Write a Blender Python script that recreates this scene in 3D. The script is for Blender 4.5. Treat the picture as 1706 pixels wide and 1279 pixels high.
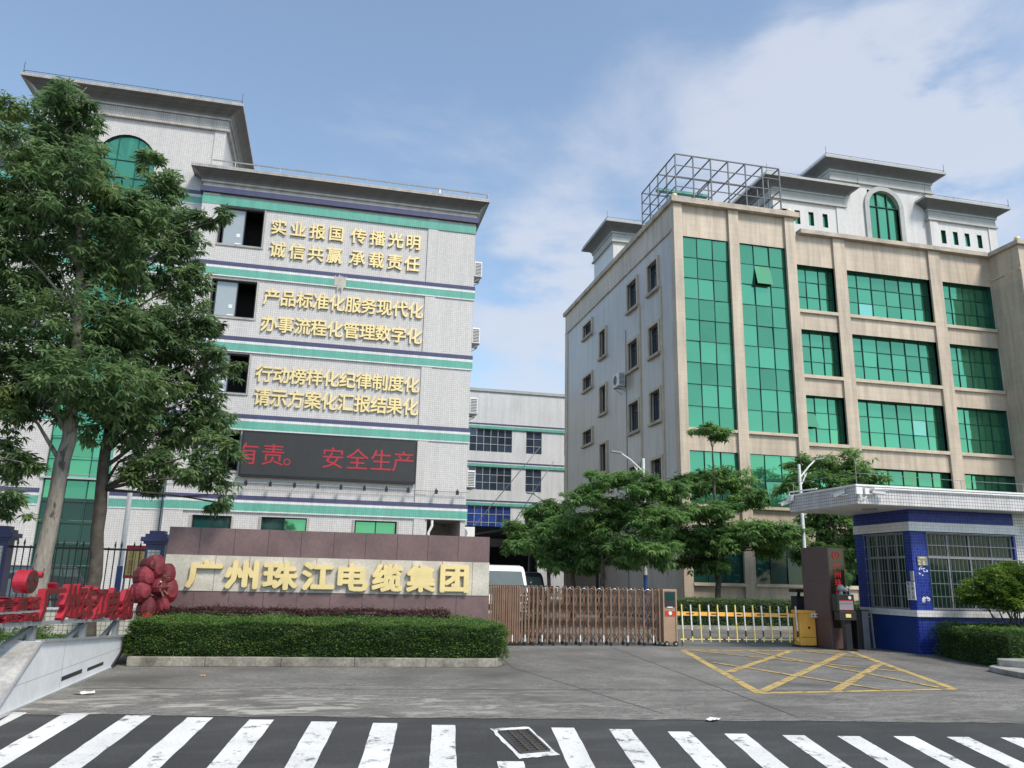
import bpy, bmesh, math, random
from mathutils import Vector, Matrix, noise

for o in list(bpy.data.objects):
    bpy.data.objects.remove(o)
S = bpy.context.scene
COL = S.collection
rng = random.Random(7)

# ------------------------------------------------------------------ camera
cam = bpy.data.cameras.new('Camera')
co = bpy.data.objects.new('Camera', cam); COL.objects.link(co)
right = Vector((0.974085, -0.225132, 0.021759)); up = Vector((-0.074305, -0.22766, 0.970902)); fwd = Vector((0.213627, 0.947358, 0.238489))
m3 = Matrix((right, up, -fwd)).transposed()
co.matrix_world = Matrix.Translation((0, 0, 1.7)) @ m3.to_4x4()
cam.sensor_width = 36.0; cam.sensor_fit = 'HORIZONTAL'; cam.lens = 1314.4 / 1706 * 36
cam.clip_start = 0.05; cam.clip_end = 3000
S.camera = co

# ------------------------------------------------------------------ world, sun, exposure
SUN_DIR = Vector((0.40, -0.62, 0.90)).normalized()
w = bpy.data.worlds.new("World"); S.world = w; w.use_nodes = True
nt = w.node_tree; N = nt.nodes; L = nt.links
N.clear()
out = N.new('ShaderNodeOutputWorld'); bg = N.new('ShaderNodeBackground'); L.new(bg.outputs[0], out.inputs[0])
sky = N.new('ShaderNodeTexSky'); sky.sky_type = 'NISHITA'; sky.sun_disc = False
sky.sun_elevation = math.asin(SUN_DIR.z); sky.sun_rotation = math.atan2(SUN_DIR.x, SUN_DIR.y)
sky.air_density = 1.0; sky.dust_density = 0.7; sky.ozone_density = 0.75
bg.inputs[1].default_value = 0.128
tc = N.new('ShaderNodeTexCoord')
mp = N.new('ShaderNodeMapping'); mp.inputs['Scale'].default_value = (1.0, 1.0, 2.4); mp.inputs['Location'].default_value = (0.35, 0.2, 0.1)
L.new(tc.outputs['Generated'], mp.inputs[0])
n1 = N.new('ShaderNodeTexNoise'); n1.inputs['Scale'].default_value = 2.5; n1.inputs['Detail'].default_value = 9; n1.inputs['Roughness'].default_value = 0.56; n1.inputs['Distortion'].default_value = 0.3
L.new(mp.outputs[0], n1.inputs[0])
def wmath(op, a, b=None, clamp=False):
    n = N.new('ShaderNodeMath'); n.operation = op; n.use_clamp = clamp
    for i, x in enumerate((a, b)):
        if x is None: continue
        if isinstance(x, (int, float)): n.inputs[i].default_value = x
        else: L.new(x, n.inputs[i])
    return n.outputs[0]
def blob(d, lo, hi):
    d = Vector(d).normalized()
    v = N.new('ShaderNodeVectorMath'); v.operation = 'DOT_PRODUCT'; L.new(tc.outputs['Generated'], v.inputs[0]); v.inputs[1].default_value = d
    r = N.new('ShaderNodeMapRange'); r.interpolation_type = 'SMOOTHSTEP'; L.new(v.outputs['Value'], r.inputs[0])
    r.inputs[1].default_value = lo; r.inputs[2].default_value = hi; return r.outputs[0]
bank = wmath('MULTIPLY', blob((0.78, 0.75, 0.46), 0.91, 0.995), 0.19)       # big pale bank of cloud on the right
gap = wmath('MULTIPLY', blob((0.235, 1.0, 0.30), 0.976, 0.998), 0.25)        # cumulus between the buildings
gap2 = wmath('MULTIPLY', blob((0.30, 1.0, 0.41), 0.990, 0.9995), 0.22)
n2 = N.new('ShaderNodeTexNoise'); n2.inputs['Scale'].default_value = 7.0; n2.inputs['Detail'].default_value = 8; n2.inputs['Roughness'].default_value = 0.55; L.new(mp.outputs[0], n2.inputs[0])
puff = wmath('MULTIPLY', wmath('ADD', gap, gap2), wmath('MULTIPLY', wmath('SUBTRACT', n2.outputs['Fac'], 0.30), 3.4))
puff2 = wmath('MULTIPLY', blob((0.62, 0.80, 0.52), 0.975, 0.9995), wmath('MULTIPLY', wmath('SUBTRACT', n2.outputs['Fac'], 0.36), 2.0))
cov = wmath('ADD', wmath('ADD', bank, wmath('ADD', puff, puff2)), n1.outputs['Fac'])
ramp = N.new('ShaderNodeMapRange'); ramp.interpolation_type = 'SMOOTHSTEP'; L.new(cov, ramp.inputs[0])
ramp.inputs[1].default_value = 0.52; ramp.inputs[2].default_value = 0.90; ramp.inputs[3].default_value = 0.09; ramp.inputs[4].default_value = 0.86
mix = N.new('ShaderNodeMix'); mix.data_type = 'RGBA'
L.new(ramp.outputs[0], mix.inputs['Factor']); L.new(sky.outputs[0], mix.inputs['A']); mix.inputs['B'].default_value = (3.05, 3.2, 3.9, 1)
tint = N.new('ShaderNodeVectorMath'); tint.operation = 'MULTIPLY'; L.new(mix.outputs['Result'], tint.inputs[0]); tint.inputs[1].default_value = (1.0, 1.03, 0.985); L.new(tint.outputs[0], bg.inputs[0])

sl = bpy.data.lights.new('Sun', 'SUN'); sl.energy = 2.3; sl.angle = math.radians(14); sl.color = (1.0, 0.92, 0.81)
so = bpy.data.objects.new('Sun', sl); COL.objects.link(so); so.rotation_euler = (-SUN_DIR).to_track_quat('-Z', 'Y').to_euler()
so.location = (0, 0, 60)
S.view_settings.view_transform = 'Standard'; S.view_settings.look = 'None'; S.view_settings.exposure = 0.8; S.view_settings.gamma = 1.0
S.render.engine = 'CYCLES'
try:
    S.cycles.use_denoising = True; S.cycles.max_bounces = 8
except Exception: pass

# ------------------------------------------------------------------ materials
class NB:
    def __init__(s, name):
        s.m = bpy.data.materials.new(name); s.m.use_nodes = True; s.t = s.m.node_tree; s.t.nodes.clear()
        s.out = s.n('ShaderNodeOutputMaterial'); s.b = s.n('ShaderNodeBsdfPrincipled'); s.l(s.b.outputs[0], s.out.inputs[0])
    def n(s, k): return s.t.nodes.new(k)
    def l(s, a, b): s.t.links.new(a, b)
    def pos(s): return s.n('ShaderNodeNewGeometry').outputs['Position']
    def mapping(s, vec, scale=(1, 1, 1), loc=(0, 0, 0)):
        k = s.n('ShaderNodeMapping'); k.inputs['Scale'].default_value = scale; k.inputs['Location'].default_value = loc; s.l(vec, k.inputs[0]); return k.outputs[0]
    def noise(s, vec, scale, detail=4, rough=.55, dist=0):
        k = s.n('ShaderNodeTexNoise'); k.inputs['Scale'].default_value = scale; k.inputs['Detail'].default_value = detail
        k.inputs['Roughness'].default_value = rough; k.inputs['Distortion'].default_value = dist; s.l(vec, k.inputs[0]); return k.outputs['Fac']
    def rng(s, v, a, b, c, d, smooth=False):
        k = s.n('ShaderNodeMapRange'); s.l(v, k.inputs[0])
        if smooth: k.interpolation_type = 'SMOOTHSTEP'
        for i, x in enumerate((a, b, c, d)): k.inputs[i + 1].default_value = x
        return k.outputs[0]
    def mix(s, f, a, b, mode='MIX'):
        k = s.n('ShaderNodeMix'); k.data_type = 'RGBA'; k.blend_type = mode
        for x, nm in ((f, 'Factor'), (a, 'A'), (b, 'B')):
            i = k.inputs[nm] if nm == 'Factor' else [q for q in k.inputs if q.name == nm and q.type == 'RGBA'][0]
            if isinstance(x, (int, float)): i.default_value = x
            elif isinstance(x, tuple): i.default_value = (*x, 1)
            else: s.l(x, i)
        return [q for q in k.outputs if q.type == 'RGBA'][0]
    def scale(s, col, f): # colour times scalar socket
        k = s.n('ShaderNodeVectorMath'); k.operation = 'SCALE'
        if isinstance(col, tuple): k.inputs[0].default_value = col
        else: s.l(col, k.inputs[0])
        s.l(f, k.inputs['Scale']); return k.outputs[0]
    def bump(s, h, strength=.2, dist=.02):
        k = s.n('ShaderNodeBump'); k.inputs['Strength'].default_value = strength; k.inputs['Distance'].default_value = dist; s.l(h, k.inputs['Height']); s.l(k.outputs[0], s.b.inputs['Normal'])
    def set(s, col=None, rough=None, metal=None, spec=None, **kw):
        if col is not None:
            if isinstance(col, tuple): s.b.inputs['Base Color'].default_value = (*col, 1)
            else: s.l(col, s.b.inputs['Base Color'])
        if rough is not None:
            if isinstance(rough, (int, float)): s.b.inputs['Roughness'].default_value = rough
            else: s.l(rough, s.b.inputs['Roughness'])
        if metal is not None: s.b.inputs['Metallic'].default_value = metal
        if spec is not None: s.b.inputs['Specular IOR Level'].default_value = spec
        return s.m

def plain(name, col, rough=.55, metal=0, var=.12, vs=2.5, spec=.5, objc=False, bump=0):
    b = NB(name)
    if objc: v = b.n('ShaderNodeTexCoord').outputs['Object']
    else: v = b.pos()
    f = b.noise(v, vs, 5)
    g = b.noise(v, vs * 9, 3)
    k = b.rng(f, .3, .7, 1 - var, 1 + var)
    k2 = b.rng(g, .3, .7, 1 - var * .5, 1 + var * .5)
    if bump: b.bump(g, bump, .01)
    return b.set(b.scale(b.scale(col, k), k2), rough, metal, spec)

def wallvec(b):
    p = b.pos(); s = b.n('ShaderNodeSeparateXYZ'); b.l(p, s.inputs[0])
    a = b.n('ShaderNodeMath'); a.operation = 'ADD'; b.l(s.outputs[0], a.inputs[0]); b.l(s.outputs[1], a.inputs[1])
    c = b.n('ShaderNodeCombineXYZ'); b.l(a.outputs[0], c.inputs[0]); b.l(s.outputs[2], c.inputs[1]); return c.outputs[0], p

def tile(name, col, mort, tw, th, ms=.007, rough=.35, var=.06, dirt=.16, offset=0.0, dirtcol=None, bump=.25):
    b = NB(name); v, p = wallvec(b)
    k = b.n('ShaderNodeTexBrick'); k.offset = offset; k.squash = 1.0
    k.inputs['Scale'].default_value = 1; k.inputs['Brick Width'].default_value = tw; k.inputs['Row Height'].default_value = th
    k.inputs['Mortar Size'].default_value = ms; k.inputs['Mortar Smooth'].default_value = .1; k.inputs['Bias'].default_value = 0
    k.inputs['Color1'].default_value = (*[c * (1 - var) for c in col], 1); k.inputs['Color2'].default_value = (*[c * (1 + var) for c in col], 1); k.inputs['Mortar'].default_value = (*mort, 1)
    b.l(v, k.inputs['Vector'])
    st = b.noise(b.mapping(v, (2.6, .20, 1)), 1.0, 7, .66)          # run-down dirt
    big = b.noise(p, .35, 3)
    f = b.rng(st, .35, .75, 1.03, 1 - dirt, True); f2 = b.rng(big, .3, .7, 1 - dirt * .4, 1 + dirt * .25)
    b.bump(k.outputs['Fac'], -bump, .004)
    return b.set(b.scale(b.scale(k.outputs['Color'], f), f2), rough)

def glass(name, col, metal=.75, rough=.04, var=.16, bumpy=.05):
    b = NB(name); r = b.n('ShaderNodeNewGeometry').outputs['Random Per Island']
    c = b.scale(col, b.rng(r, 0, 1, 1 - var, 1 + var))
    nz = b.noise(b.pos(), .9, 2); b.bump(nz, bumpy, .05)
    return b.set(c, rough, metal, .8)

def leafmat(name, c1, c2, tr=.35, vs=.7, tip=None):
    b = NB(name); r = b.n('ShaderNodeNewGeometry').outputs['Random Per Island']
    c = b.mix(r, c1, c2)
    n = b.noise(b.pos(), vs, 3)
    if tip: c = b.mix(b.rng(n, .55, .75, 0, .7), c, tip)
    c = b.scale(c, b.rng(n, .3, .7, .75, 1.2))
    b.set(c, .5, 0, .35)
    t = b.n('ShaderNodeBsdfTranslucent'); b.l(b.scale(c, b.rng(r, 0, 1, 1.0, 1.5)), t.inputs[0])
    mx = b.n('ShaderNodeMixShader'); mx.inputs[0].default_value = tr; b.l(b.b.outputs[0], mx.inputs[1]); b.l(t.outputs[0], mx.inputs[2]); b.l(mx.outputs[0], b.out.inputs[0])
    return b.m

M = {}
M['tile'] = tile('white_mosaic_tile', (.60, .575, .555), (.40, .385, .375), .095, .095, .0075, bump=.08, dirt=.09)
M['navyt'] = tile('navy_tile', (.075, .075, .16), (.05, .05, .08), .095, .095, .006)
M['whitet'] = tile('bright_white_tile', (.74, .74, .74), (.5, .5, .5), .095, .095, .006)
M['greent'] = tile('green_tile', (.135, .41, .32), (.10, .30, .23), .095, .095, .006)
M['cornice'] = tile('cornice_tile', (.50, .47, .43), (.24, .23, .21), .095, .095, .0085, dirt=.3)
M['soffit'] = tile('shaded_cove_tile', (.155, .148, .142), (.10, .10, .095), .095, .095, .0075, dirt=.22)  # grey tile, darkened further for the shade under the cornice
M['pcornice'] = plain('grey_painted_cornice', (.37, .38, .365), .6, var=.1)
M['pcove'] = plain('shaded_grey_cove', (.115, .118, .118), .6, var=.12)  # cornice grey with the shade of the downward-facing cove put into the colour
M['pwhite'] = tile('pale_grey_tile', (.62, .61, .59), (.53, .52, .50), .1, .05, .004, dirt=.12)
M['factory'] = tile('factory_wall', (.62, .62, .61), (.52, .52, .51), .1, .06, .004, dirt=.16)
M['beige'] = tile('beige_cladding', (.555, .46, .355), (.44, .365, .28), .9, .30, .006, rough=.5, var=.035, dirt=.34, offset=.5, bump=.1)
M['beigetrim'] = plain('beige_trim', (.52, .44, .33), .55, var=.14, vs=2)
M['greywall'] = tile('grey_side_tile', (.53, .48, .43), (.46, .42, .375), .12, .06, .004, var=.03, dirt=.22)
M['cap'] = plain('stained_parapet_cap', (.42, .36, .29), .7, var=.3, vs=1.5)
M['glass'] = glass('green_mirror_glass', (.09, .325, .185), var=.20, bumpy=.10)
M['glassd'] = glass('dark_teal_glass', (.012, .05, .045), .0, .05, .3); M['glassd'].node_tree.nodes['Principled BSDF'].inputs['Specular IOR Level'].default_value = .3  # dark colour stands in for reflected trees and unlit rooms on the ground floor
M['glassl'] = glass('pale_green_glass', (.22, .52, .40))
M['glassgf'] = glass('ground_floor_green_glass', (.06, .25, .19), .3, .05, .3)
M['mull'] = plain('dark_mullion', (.018, .075, .058), .4)
M['winframe'] = plain('dark_window_frame', (.02, .022, .025), .4)
M['alu'] = plain('pale_aluminium', (.55, .56, .56), .35, .6)
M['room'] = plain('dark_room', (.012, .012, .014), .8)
M['sash'] = glass('pale_sash_glass', (.34, .38, .39), .1, .08, .1)
M['bluewin'] = glass('blue_curtained_glass', (.02, .055, .24), .1, .1, .5)
M['darkwin'] = glass('dark_factory_glass', (.03, .045, .07), .2, .08, .5)
M['gold'] = plain('gold_letter_metal', (.88, .69, .33), .36, .4, var=.06, vs=4)
M['goldside'] = plain('gold_letter_edge', (.50, .36, .14), .4, .4, var=.06)
M['granite'] = plain('purple_brown_granite', (.155, .098, .098), .45, var=.22, vs=1.3)
M['stone'] = plain('pale_stone_band', (.51, .475, .405), .5, var=.2, vs=1.7)
M['joint'] = plain('dark_joint', (.07, .05, .05), .8)
M['black'] = plain('black_metal', (.015, .016, .018), .4)
M['blackp'] = plain('black_plastic', (.02, .021, .023), .35)
M['led'] = plain('led_panel', (.028, .03, .03), .5, var=.1)
M['white'] = plain('white_paint', (.72, .72, .71), .45, var=.08)
M['whitem'] = plain('white_painted_metal', (.70, .71, .72), .4, var=.1, vs=1.2)
M['chrome'] = plain('stainless_steel', (.60, .60, .60), .25, .9)
M['steel'] = plain('galvanised_steel', (.22, .235, .245), .45, .5)
M['grey'] = plain('grey_metal', (.25, .26, .27), .5)
M['blue'] = plain('blue_paint', (.03, .09, .30), .5)
M['bluet'] = tile('blue_mosaic_tile', (.013, .032, .23), (.07, .09, .24), .08, .08, .0045, rough=.42, var=.3, dirt=.06); M['bluet'].node_tree.nodes['Principled BSDF'].inputs['Specular IOR Level'].default_value = .25
M['bluep'] = plain('plain_blue_panel', (.012, .035, .17), .4, var=.1)
M['bluenavy'] = tile('navy_pillar_tile', (.025, .03, .13), (.05, .05, .12), .1, .1, .006, rough=.4)
M['gtile'] = tile('grey_white_tile', (.62, .60, .60), (.17, .15, .16), .085, .085, .006, dirt=.22)
M['wtile'] = tile('white_trim_tile', (.66, .66, .67), (.42, .42, .42), .085, .085, .005, dirt=.15)
M['ptile'] = tile('cream_square_tile', (.58, .57, .50), (.2, .2, .18), .1, .1, .007)
M['red'] = plain('weathered_red_paint', (.33, .016, .03), .42, var=.35, vs=2.0)
M['redface'] = plain('dull_red_face', (.115, .008, .013), .6, var=.4, vs=2.5)
M['redbright'] = plain('bright_red', (.55, .03, .03), .45)
M['yellow'] = plain('pale_yellow', (.75, .62, .22), .5)
M['orange'] = plain('barrier_orange', (.80, .40, .07), .4, var=.12)
M['yell'] = plain('barrier_yellow', (.78, .63, .17), .45)
M['bronze'] = plain('bronze_gate_metal', (.225, .135, .092), .38, .35, var=.18, vs=4)
M['bronzel'] = plain('pale_bronze_panel', (.37, .25, .17), .4, .3, var=.1)
M['rubber'] = plain('rubber', (.02, .02, .02), .8)
M['bark'] = plain('grey_bark', (.21, .185, .15), .9, var=.5, vs=6, bump=.8)
def bark_mat(name, c1, c2, c3):
    b = NB(name); p = b.pos(); n = b.noise(b.mapping(p, (3.2, 3.2, 1.1)), 1.6, 6, .65); f = b.noise(b.mapping(p, (9, 9, 2.5)), 1.5, 5, .6)
    c = b.mix(b.rng(f, .3, .7, 0, 1), c1, c2); c = b.mix(b.rng(n, .56, .64, 0, .9, True), c, c3); b.bump(f, .8, .03); return b.set(c, .9)
M['bark'] = bark_mat('mottled_grey_bark', (.19, .165, .135), (.30, .27, .235), (.05, .045, .038))
M['barkd'] = plain('dark_bark', (.075, .065, .052), .9, var=.4, vs=6, bump=.8)
M['pylon'] = plain('brown_pylon_panel', (.105, .062, .06), .42, var=.2, vs=1.2)
M['pylonglass'] = plain('dark_pylon_glass', (.03, .025, .018), .08, var=.1)
M['concrete'] = plain('weathered_concrete', (.30, .29, .26), .85, var=.35, vs=3, bump=.3)
M['leafA'] = leafmat('dark_green_leaves', (.085, .165, .065), (.185, .275, .120), .48, .9, (.24, .28, .09))
M['leafB'] = leafmat('mid_green_leaves', (.085, .185, .055), (.19, .32, .105), .48, .9, (.23, .33, .09))
M['leafH'] = leafmat('hedge_leaves', (.045, .115, .022), (.13, .22, .05), .34, 1.2, (.15, .18, .05))
M['leafR'] = leafmat('red_brown_hedge_leaves', (.055, .022, .025), (.095, .045, .04), .2, 1.5)
M['leafY'] = leafmat('yellow_green_leaves', (.055, .135, .022), (.145, .23, .035), .35, 2.5, (.27, .30, .03))
M['hcore'] = plain('hedge_core', (.012, .03, .008), .9, var=.4, vs=8)
M['rcore'] = plain('red_hedge_core', (.035, .018, .018), .9, var=.4, vs=8)
M['carw'] = plain('white_car_paint', (.74, .74, .74), .25, var=.03, objc=True)
M['cars'] = plain('silver_car_paint', (.42, .44, .45), .3, .5, var=.03, objc=True)
M['card'] = plain('dark_car_paint', (.03, .032, .038), .2, var=.03, objc=True)
M['carglass'] = plain('car_glass', (.10, .13, .13), .06, .2, var=.1, objc=True)
M['tank'] = plain('cream_lamp_globe', (.62, .60, .36), .4)
M['tarp'] = plain('black_shade_net', (.014, .015, .016), .9)
def em(name, col, st):
    b = NB(name); b.set((.05, .01, .01), .5); b.b.inputs['Emission Color'].default_value = (*col, 1); b.b.inputs['Emission Strength'].default_value = st; return b.m
M['ledred'] = em('lit_red_led', (.75, .03, .07), .30)
M['pyred'] = em('lit_red_pylon_text', (.8, .02, .03), .28)

def ground_mat():
    b = NB('worn_driveway_concrete'); p = b.pos()
    big = b.noise(p, .16, 4, .6); mid = b.noise(p, .9, 6, .6); fine = b.noise(p, 26, 3)
    wv = b.noise(b.mapping(p, (.7, 1.9, 1)), 1.5, 9, .72, 1.2)
    sp = b.n('ShaderNodeSeparateXYZ'); b.l(p, sp.inputs[0])
    col = b.mix(b.rng(big, .3, .7, 0, 1), (.096, .090, .079), (.152, .144, .129))
    col = b.scale(col, b.rng(mid, .3, .7, .70, 1.24)); col = b.scale(col, b.rng(fine, .3, .7, .86, 1.14))
    # pale scraped patches where the drive meets the road
    nearm = b.rng(sp.outputs[1], 14.6, 11.2, 0, 1, True)
    leftm = b.rng(sp.outputs[0], 5.5, -1.0, .25, 1, True)
    k = b.n('ShaderNodeMath'); k.operation = 'MULTIPLY'; b.l(nearm, k.inputs[0]); b.l(leftm, k.inputs[1])
    k2 = b.n('ShaderNodeMath'); k2.operation = 'MULTIPLY'; b.l(k.outputs[0], k2.inputs[0]); b.l(b.rng(wv, .47, .62, 0, .9, True), k2.inputs[1])
    col = b.mix(k2.outputs[0], col, (.42, .40, .35))
    # thin scratches
    sc = b.noise(b.mapping(p, (1.1, 3.2, 1)), 2.2, 8, .75, 2.2)
    s1 = b.rng(sc, .480, .50, 0, 1); s2 = b.rng(sc, .50, .520, 1, 0)
    k3 = b.n('ShaderNodeMath'); k3.operation = 'MULTIPLY'; b.l(s1, k3.inputs[0]); b.l(s2, k3.inputs[1])
    k4 = b.n('ShaderNodeMath'); k4.operation = 'MULTIPLY'; b.l(k3.outputs[0], k4.inputs[0]); b.l(b.rng(b.noise(p, .5, 3), .36, .58, 0, .8), k4.inputs[1])
    col = b.mix(k4.outputs[0], col, (.46, .45, .41))
    # dark oil / damp stains
    st = b.noise(b.mapping(p, (.6, 1.0, 1)), .55, 5, .6)
    col = b.scale(col, b.rng(st, .58, .74, 1, .68, True))
    b.bump(fine, .35, .006)
    return b.set(col, .85)
def road_mat():
    b = NB('asphalt'); p = b.pos()
    big = b.noise(p, .35, 5, .6); fine = b.noise(p, 70, 2); mid = b.noise(b.mapping(p, (.5, 2.0, 1)), 1.4, 6, .65)
    col = b.scale((.036, .0355, .0345), b.rng(big, .3, .7, .78, 1.3)); col = b.scale(col, b.rng(fine, .3, .7, .65, 1.45)); col = b.scale(col, b.rng(mid, .45, .7, 1, 1.5, True))
    b.bump(fine, .6, .006); return b.set(col, .8)
def paint_mat(name, col, wear=.62, dark=(.06, .06, .06)):
    b = NB(name); p = b.pos(); n = b.noise(p, 5, 8, .7); n2 = b.noise(p, 45, 3)
    f = b.rng(n, wear, wear + .12, 0, .85, True)
    c = b.mix(f, col, dark); c = b.scale(c, b.rng(n2, .3, .7, .85, 1.1)); c = b.scale(c, b.rng(b.noise(p, 1.3, 4), .3, .7, .82, 1.08)); return b.set(c, .7)
M['cage'] = plain('dark_cage_steel', (.10, .108, .115), .5, .3)
M['grate'] = plain('dark_rusty_iron', (.055, .05, .045), .7, var=.3)
M['barm'] = plain('dull_steel_bars', (.24, .25, .25), .4, .3)
M['glassg'] = glass('dim_guardhouse_glass', (.012, .03, .022), 0, .12, .4); M['glassg'].node_tree.nodes['Principled BSDF'].inputs['Specular IOR Level'].default_value = .25
M['flower'] = plain('faded_flower_red', (.17, .014, .024), .6, var=.45, vs=3)
M['dirtym'] = plain('dirty_metal_sheet', (.34, .33, .31), .5, var=.35, vs=2)
M['ground'] = ground_mat(); M['road'] = road_mat()
M['zebra'] = paint_mat('white_road_paint', (.68, .68, .655), .54); M['ypaint'] = paint_mat('worn_yellow_paint', (.52, .37, .12), .475, (.14, .13, .11))
M['kerb'] = plain('mossy_kerb_concrete', (.23, .215, .18), .9, var=.5, vs=2.2, bump=.4)
# ------------------------------------------------------------------ mesh helpers
def rootloc(o):
    while o.parent: o = o.parent
    return o.location
class MB:
    def __init__(s): s.v = []; s.f = []; s.mi = []; s.ms = []
    def _m(s, m):
        m = M[m] if isinstance(m, str) else m
        if m not in s.ms: s.ms.append(m)
        return s.ms.index(m)
    def face(s, pts, m):
        i = len(s.v); s.v += [tuple(p) for p in pts]; s.f.append(tuple(range(i, i + len(pts)))); s.mi.append(s._m(m))
    def add(s, vs, fs, m):
        i = len(s.v); s.v += [tuple(p) for p in vs]; k = s._m(m)
        for f in fs: s.f.append(tuple(q + i for q in f)); s.mi.append(k)
    def box(s, x0, x1, y0, y1, z0, z1, m):
        x0, x1 = min(x0, x1), max(x0, x1); y0, y1 = min(y0, y1), max(y0, y1); z0, z1 = min(z0, z1), max(z0, z1)
        s.add([(x0, y0, z0), (x1, y0, z0), (x1, y1, z0), (x0, y1, z0), (x0, y0, z1), (x1, y0, z1), (x1, y1, z1), (x0, y1, z1)],
              [(0, 3, 2, 1), (4, 5, 6, 7), (0, 1, 5, 4), (1, 2, 6, 5), (2, 3, 7, 6), (3, 0, 4, 7)], m)
    def pbox(s, P, u0, u1, v0, v1, d0, d1, m):
        a = P(u0, v0, d0); b = P(u1, v1, d1); s.box(a[0], b[0], a[1], b[1], a[2], b[2], m)
    def prism(s, poly, z0, z1, m, P=None):
        n = len(poly); P = P or (lambda x, y, z: (x, y, z))
        s.add([P(x, y, z0) for x, y in poly] + [P(x, y, z1) for x, y in poly],
              [tuple(range(n))[::-1], tuple(range(n, 2 * n))] + [(i, (i + 1) % n, n + (i + 1) % n, n + i) for i in range(n)], m)
    def tube(s, pts, r, m, n=7, cap=True):
        pts = [Vector(p) for p in pts]; rs = r if isinstance(r, (list, tuple)) else [r] * len(pts); base = len(s.v); k = s._m(m); prev = None
        for i, p in enumerate(pts):
            d = (pts[min(i + 1, len(pts) - 1)] - pts[max(i - 1, 0)]).normalized()
            if prev is None: a = d.orthogonal().normalized()
            else:
                a = prev - d * prev.dot(d)
                a = a.normalized() if a.length > 1e-6 else d.orthogonal().normalized()
            prev = a; b = d.cross(a)
            for j in range(n):
                t = 2 * math.pi * j / n; s.v.append(tuple(p + (a * math.cos(t) + b * math.sin(t)) * rs[i]))
        for i in range(len(pts) - 1):
            for j in range(n):
                s.f.append((base + i * n + j, base + i * n + (j + 1) % n, base + (i + 1) * n + (j + 1) % n, base + (i + 1) * n + j)); s.mi.append(k)
        if cap:
            s.f.append(tuple(base + j for j in range(n))[::-1]); s.mi.append(k)
            s.f.append(tuple(base + (len(pts) - 1) * n + j for j in range(n))); s.mi.append(k)
    def bar(s, p, q, wx, wz, m, upv=(0, 0, 1)):
        p, q = Vector(p), Vector(q); d = (q - p).normalized(); u = Vector(upv)
        a = d.cross(u); a = a.normalized() if a.length > 1e-5 else Vector((1, 0, 0)); b = a.cross(d).normalized()
        c = [(-1, -1), (1, -1), (1, 1), (-1, 1)]
        s.add([p + a * i * wx / 2 + b * j * wz / 2 for i, j in c] + [q + a * i * wx / 2 + b * j * wz / 2 for i, j in c],
              [(3, 2, 1, 0), (4, 5, 6, 7), (0, 1, 5, 4), (1, 2, 6, 5), (2, 3, 7, 6), (3, 0, 4, 7)], m)
    def cyl(s, c, axis, r, h, m, n=20):
        c = Vector(c); a = Vector(axis).normalized(); s.tube([c - a * h / 2, c + a * h / 2], r, m, n)
    def sphere(s, c, r, m, n=12, sq=(1, 1, 1)):
        vs = []; fs = []
        for i in range(n // 2 + 1):
            t = math.pi * i / (n // 2)
            for j in range(n):
                p = 2 * math.pi * j / n
                vs.append((c[0] + r * sq[0] * math.sin(t) * math.cos(p), c[1] + r * sq[1] * math.sin(t) * math.sin(p), c[2] + r * sq[2] * math.cos(t)))
        for i in range(n // 2):
            for j in range(n): fs.append((i * n + j, (i + 1) * n + j, (i + 1) * n + (j + 1) % n, i * n + (j + 1) % n))
        s.add(vs, fs, m)
    def build(s, name, parent=None, smooth=False, bevel=0, local=False):
        me = bpy.data.meshes.new(name)
        off = Vector((0, 0, 0)) if (parent is None or local) else rootloc(parent)
        me.from_pydata([tuple(Vector(p) - off) for p in s.v], [], s.f)
        for m in s.ms: me.materials.append(m)
        me.polygons.foreach_set('material_index', s.mi)
        if smooth: me.polygons.foreach_set('use_smooth', [True] * len(me.polygons))
        me.update(); o = bpy.data.objects.new(name, me); COL.objects.link(o)
        if parent: o.parent = parent
        if bevel:
            b = o.modifiers.new('Bevel', 'BEVEL'); b.width = bevel; b.segments = 2; b.limit_method = 'ANGLE'; b.angle_limit = math.radians(40)
        return o
def tag(o, label=None, cat=None, group=None, kind=None):
    for k, v in (('label', label), ('category', cat), ('group', group), ('kind', kind)):
        if v: o[k] = v
    return o
def thing(name, label, cat, loc, group=None, rz=0):
    o = bpy.data.objects.new(name, None); COL.objects.link(o); o.location = loc; o.rotation_euler = (0, 0, rz); o.empty_display_size = .3
    return tag(o, label, cat, group)
def copy_tree(o, parent=None):
    c = o.copy(); COL.objects.link(c)
    if parent: c.parent = parent
    for ch in list(o.children): copy_tree(ch, c)
    return c
def FY(y): return lambda u, v, d=0.0: (u, y + d, v)        # faces -y
def FX(x): return lambda u, v, d=0.0: (x + d, u, v)        # faces -x
def FXp(x): return lambda u, v, d=0.0: (x - d, u, v)       # faces +x
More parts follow.
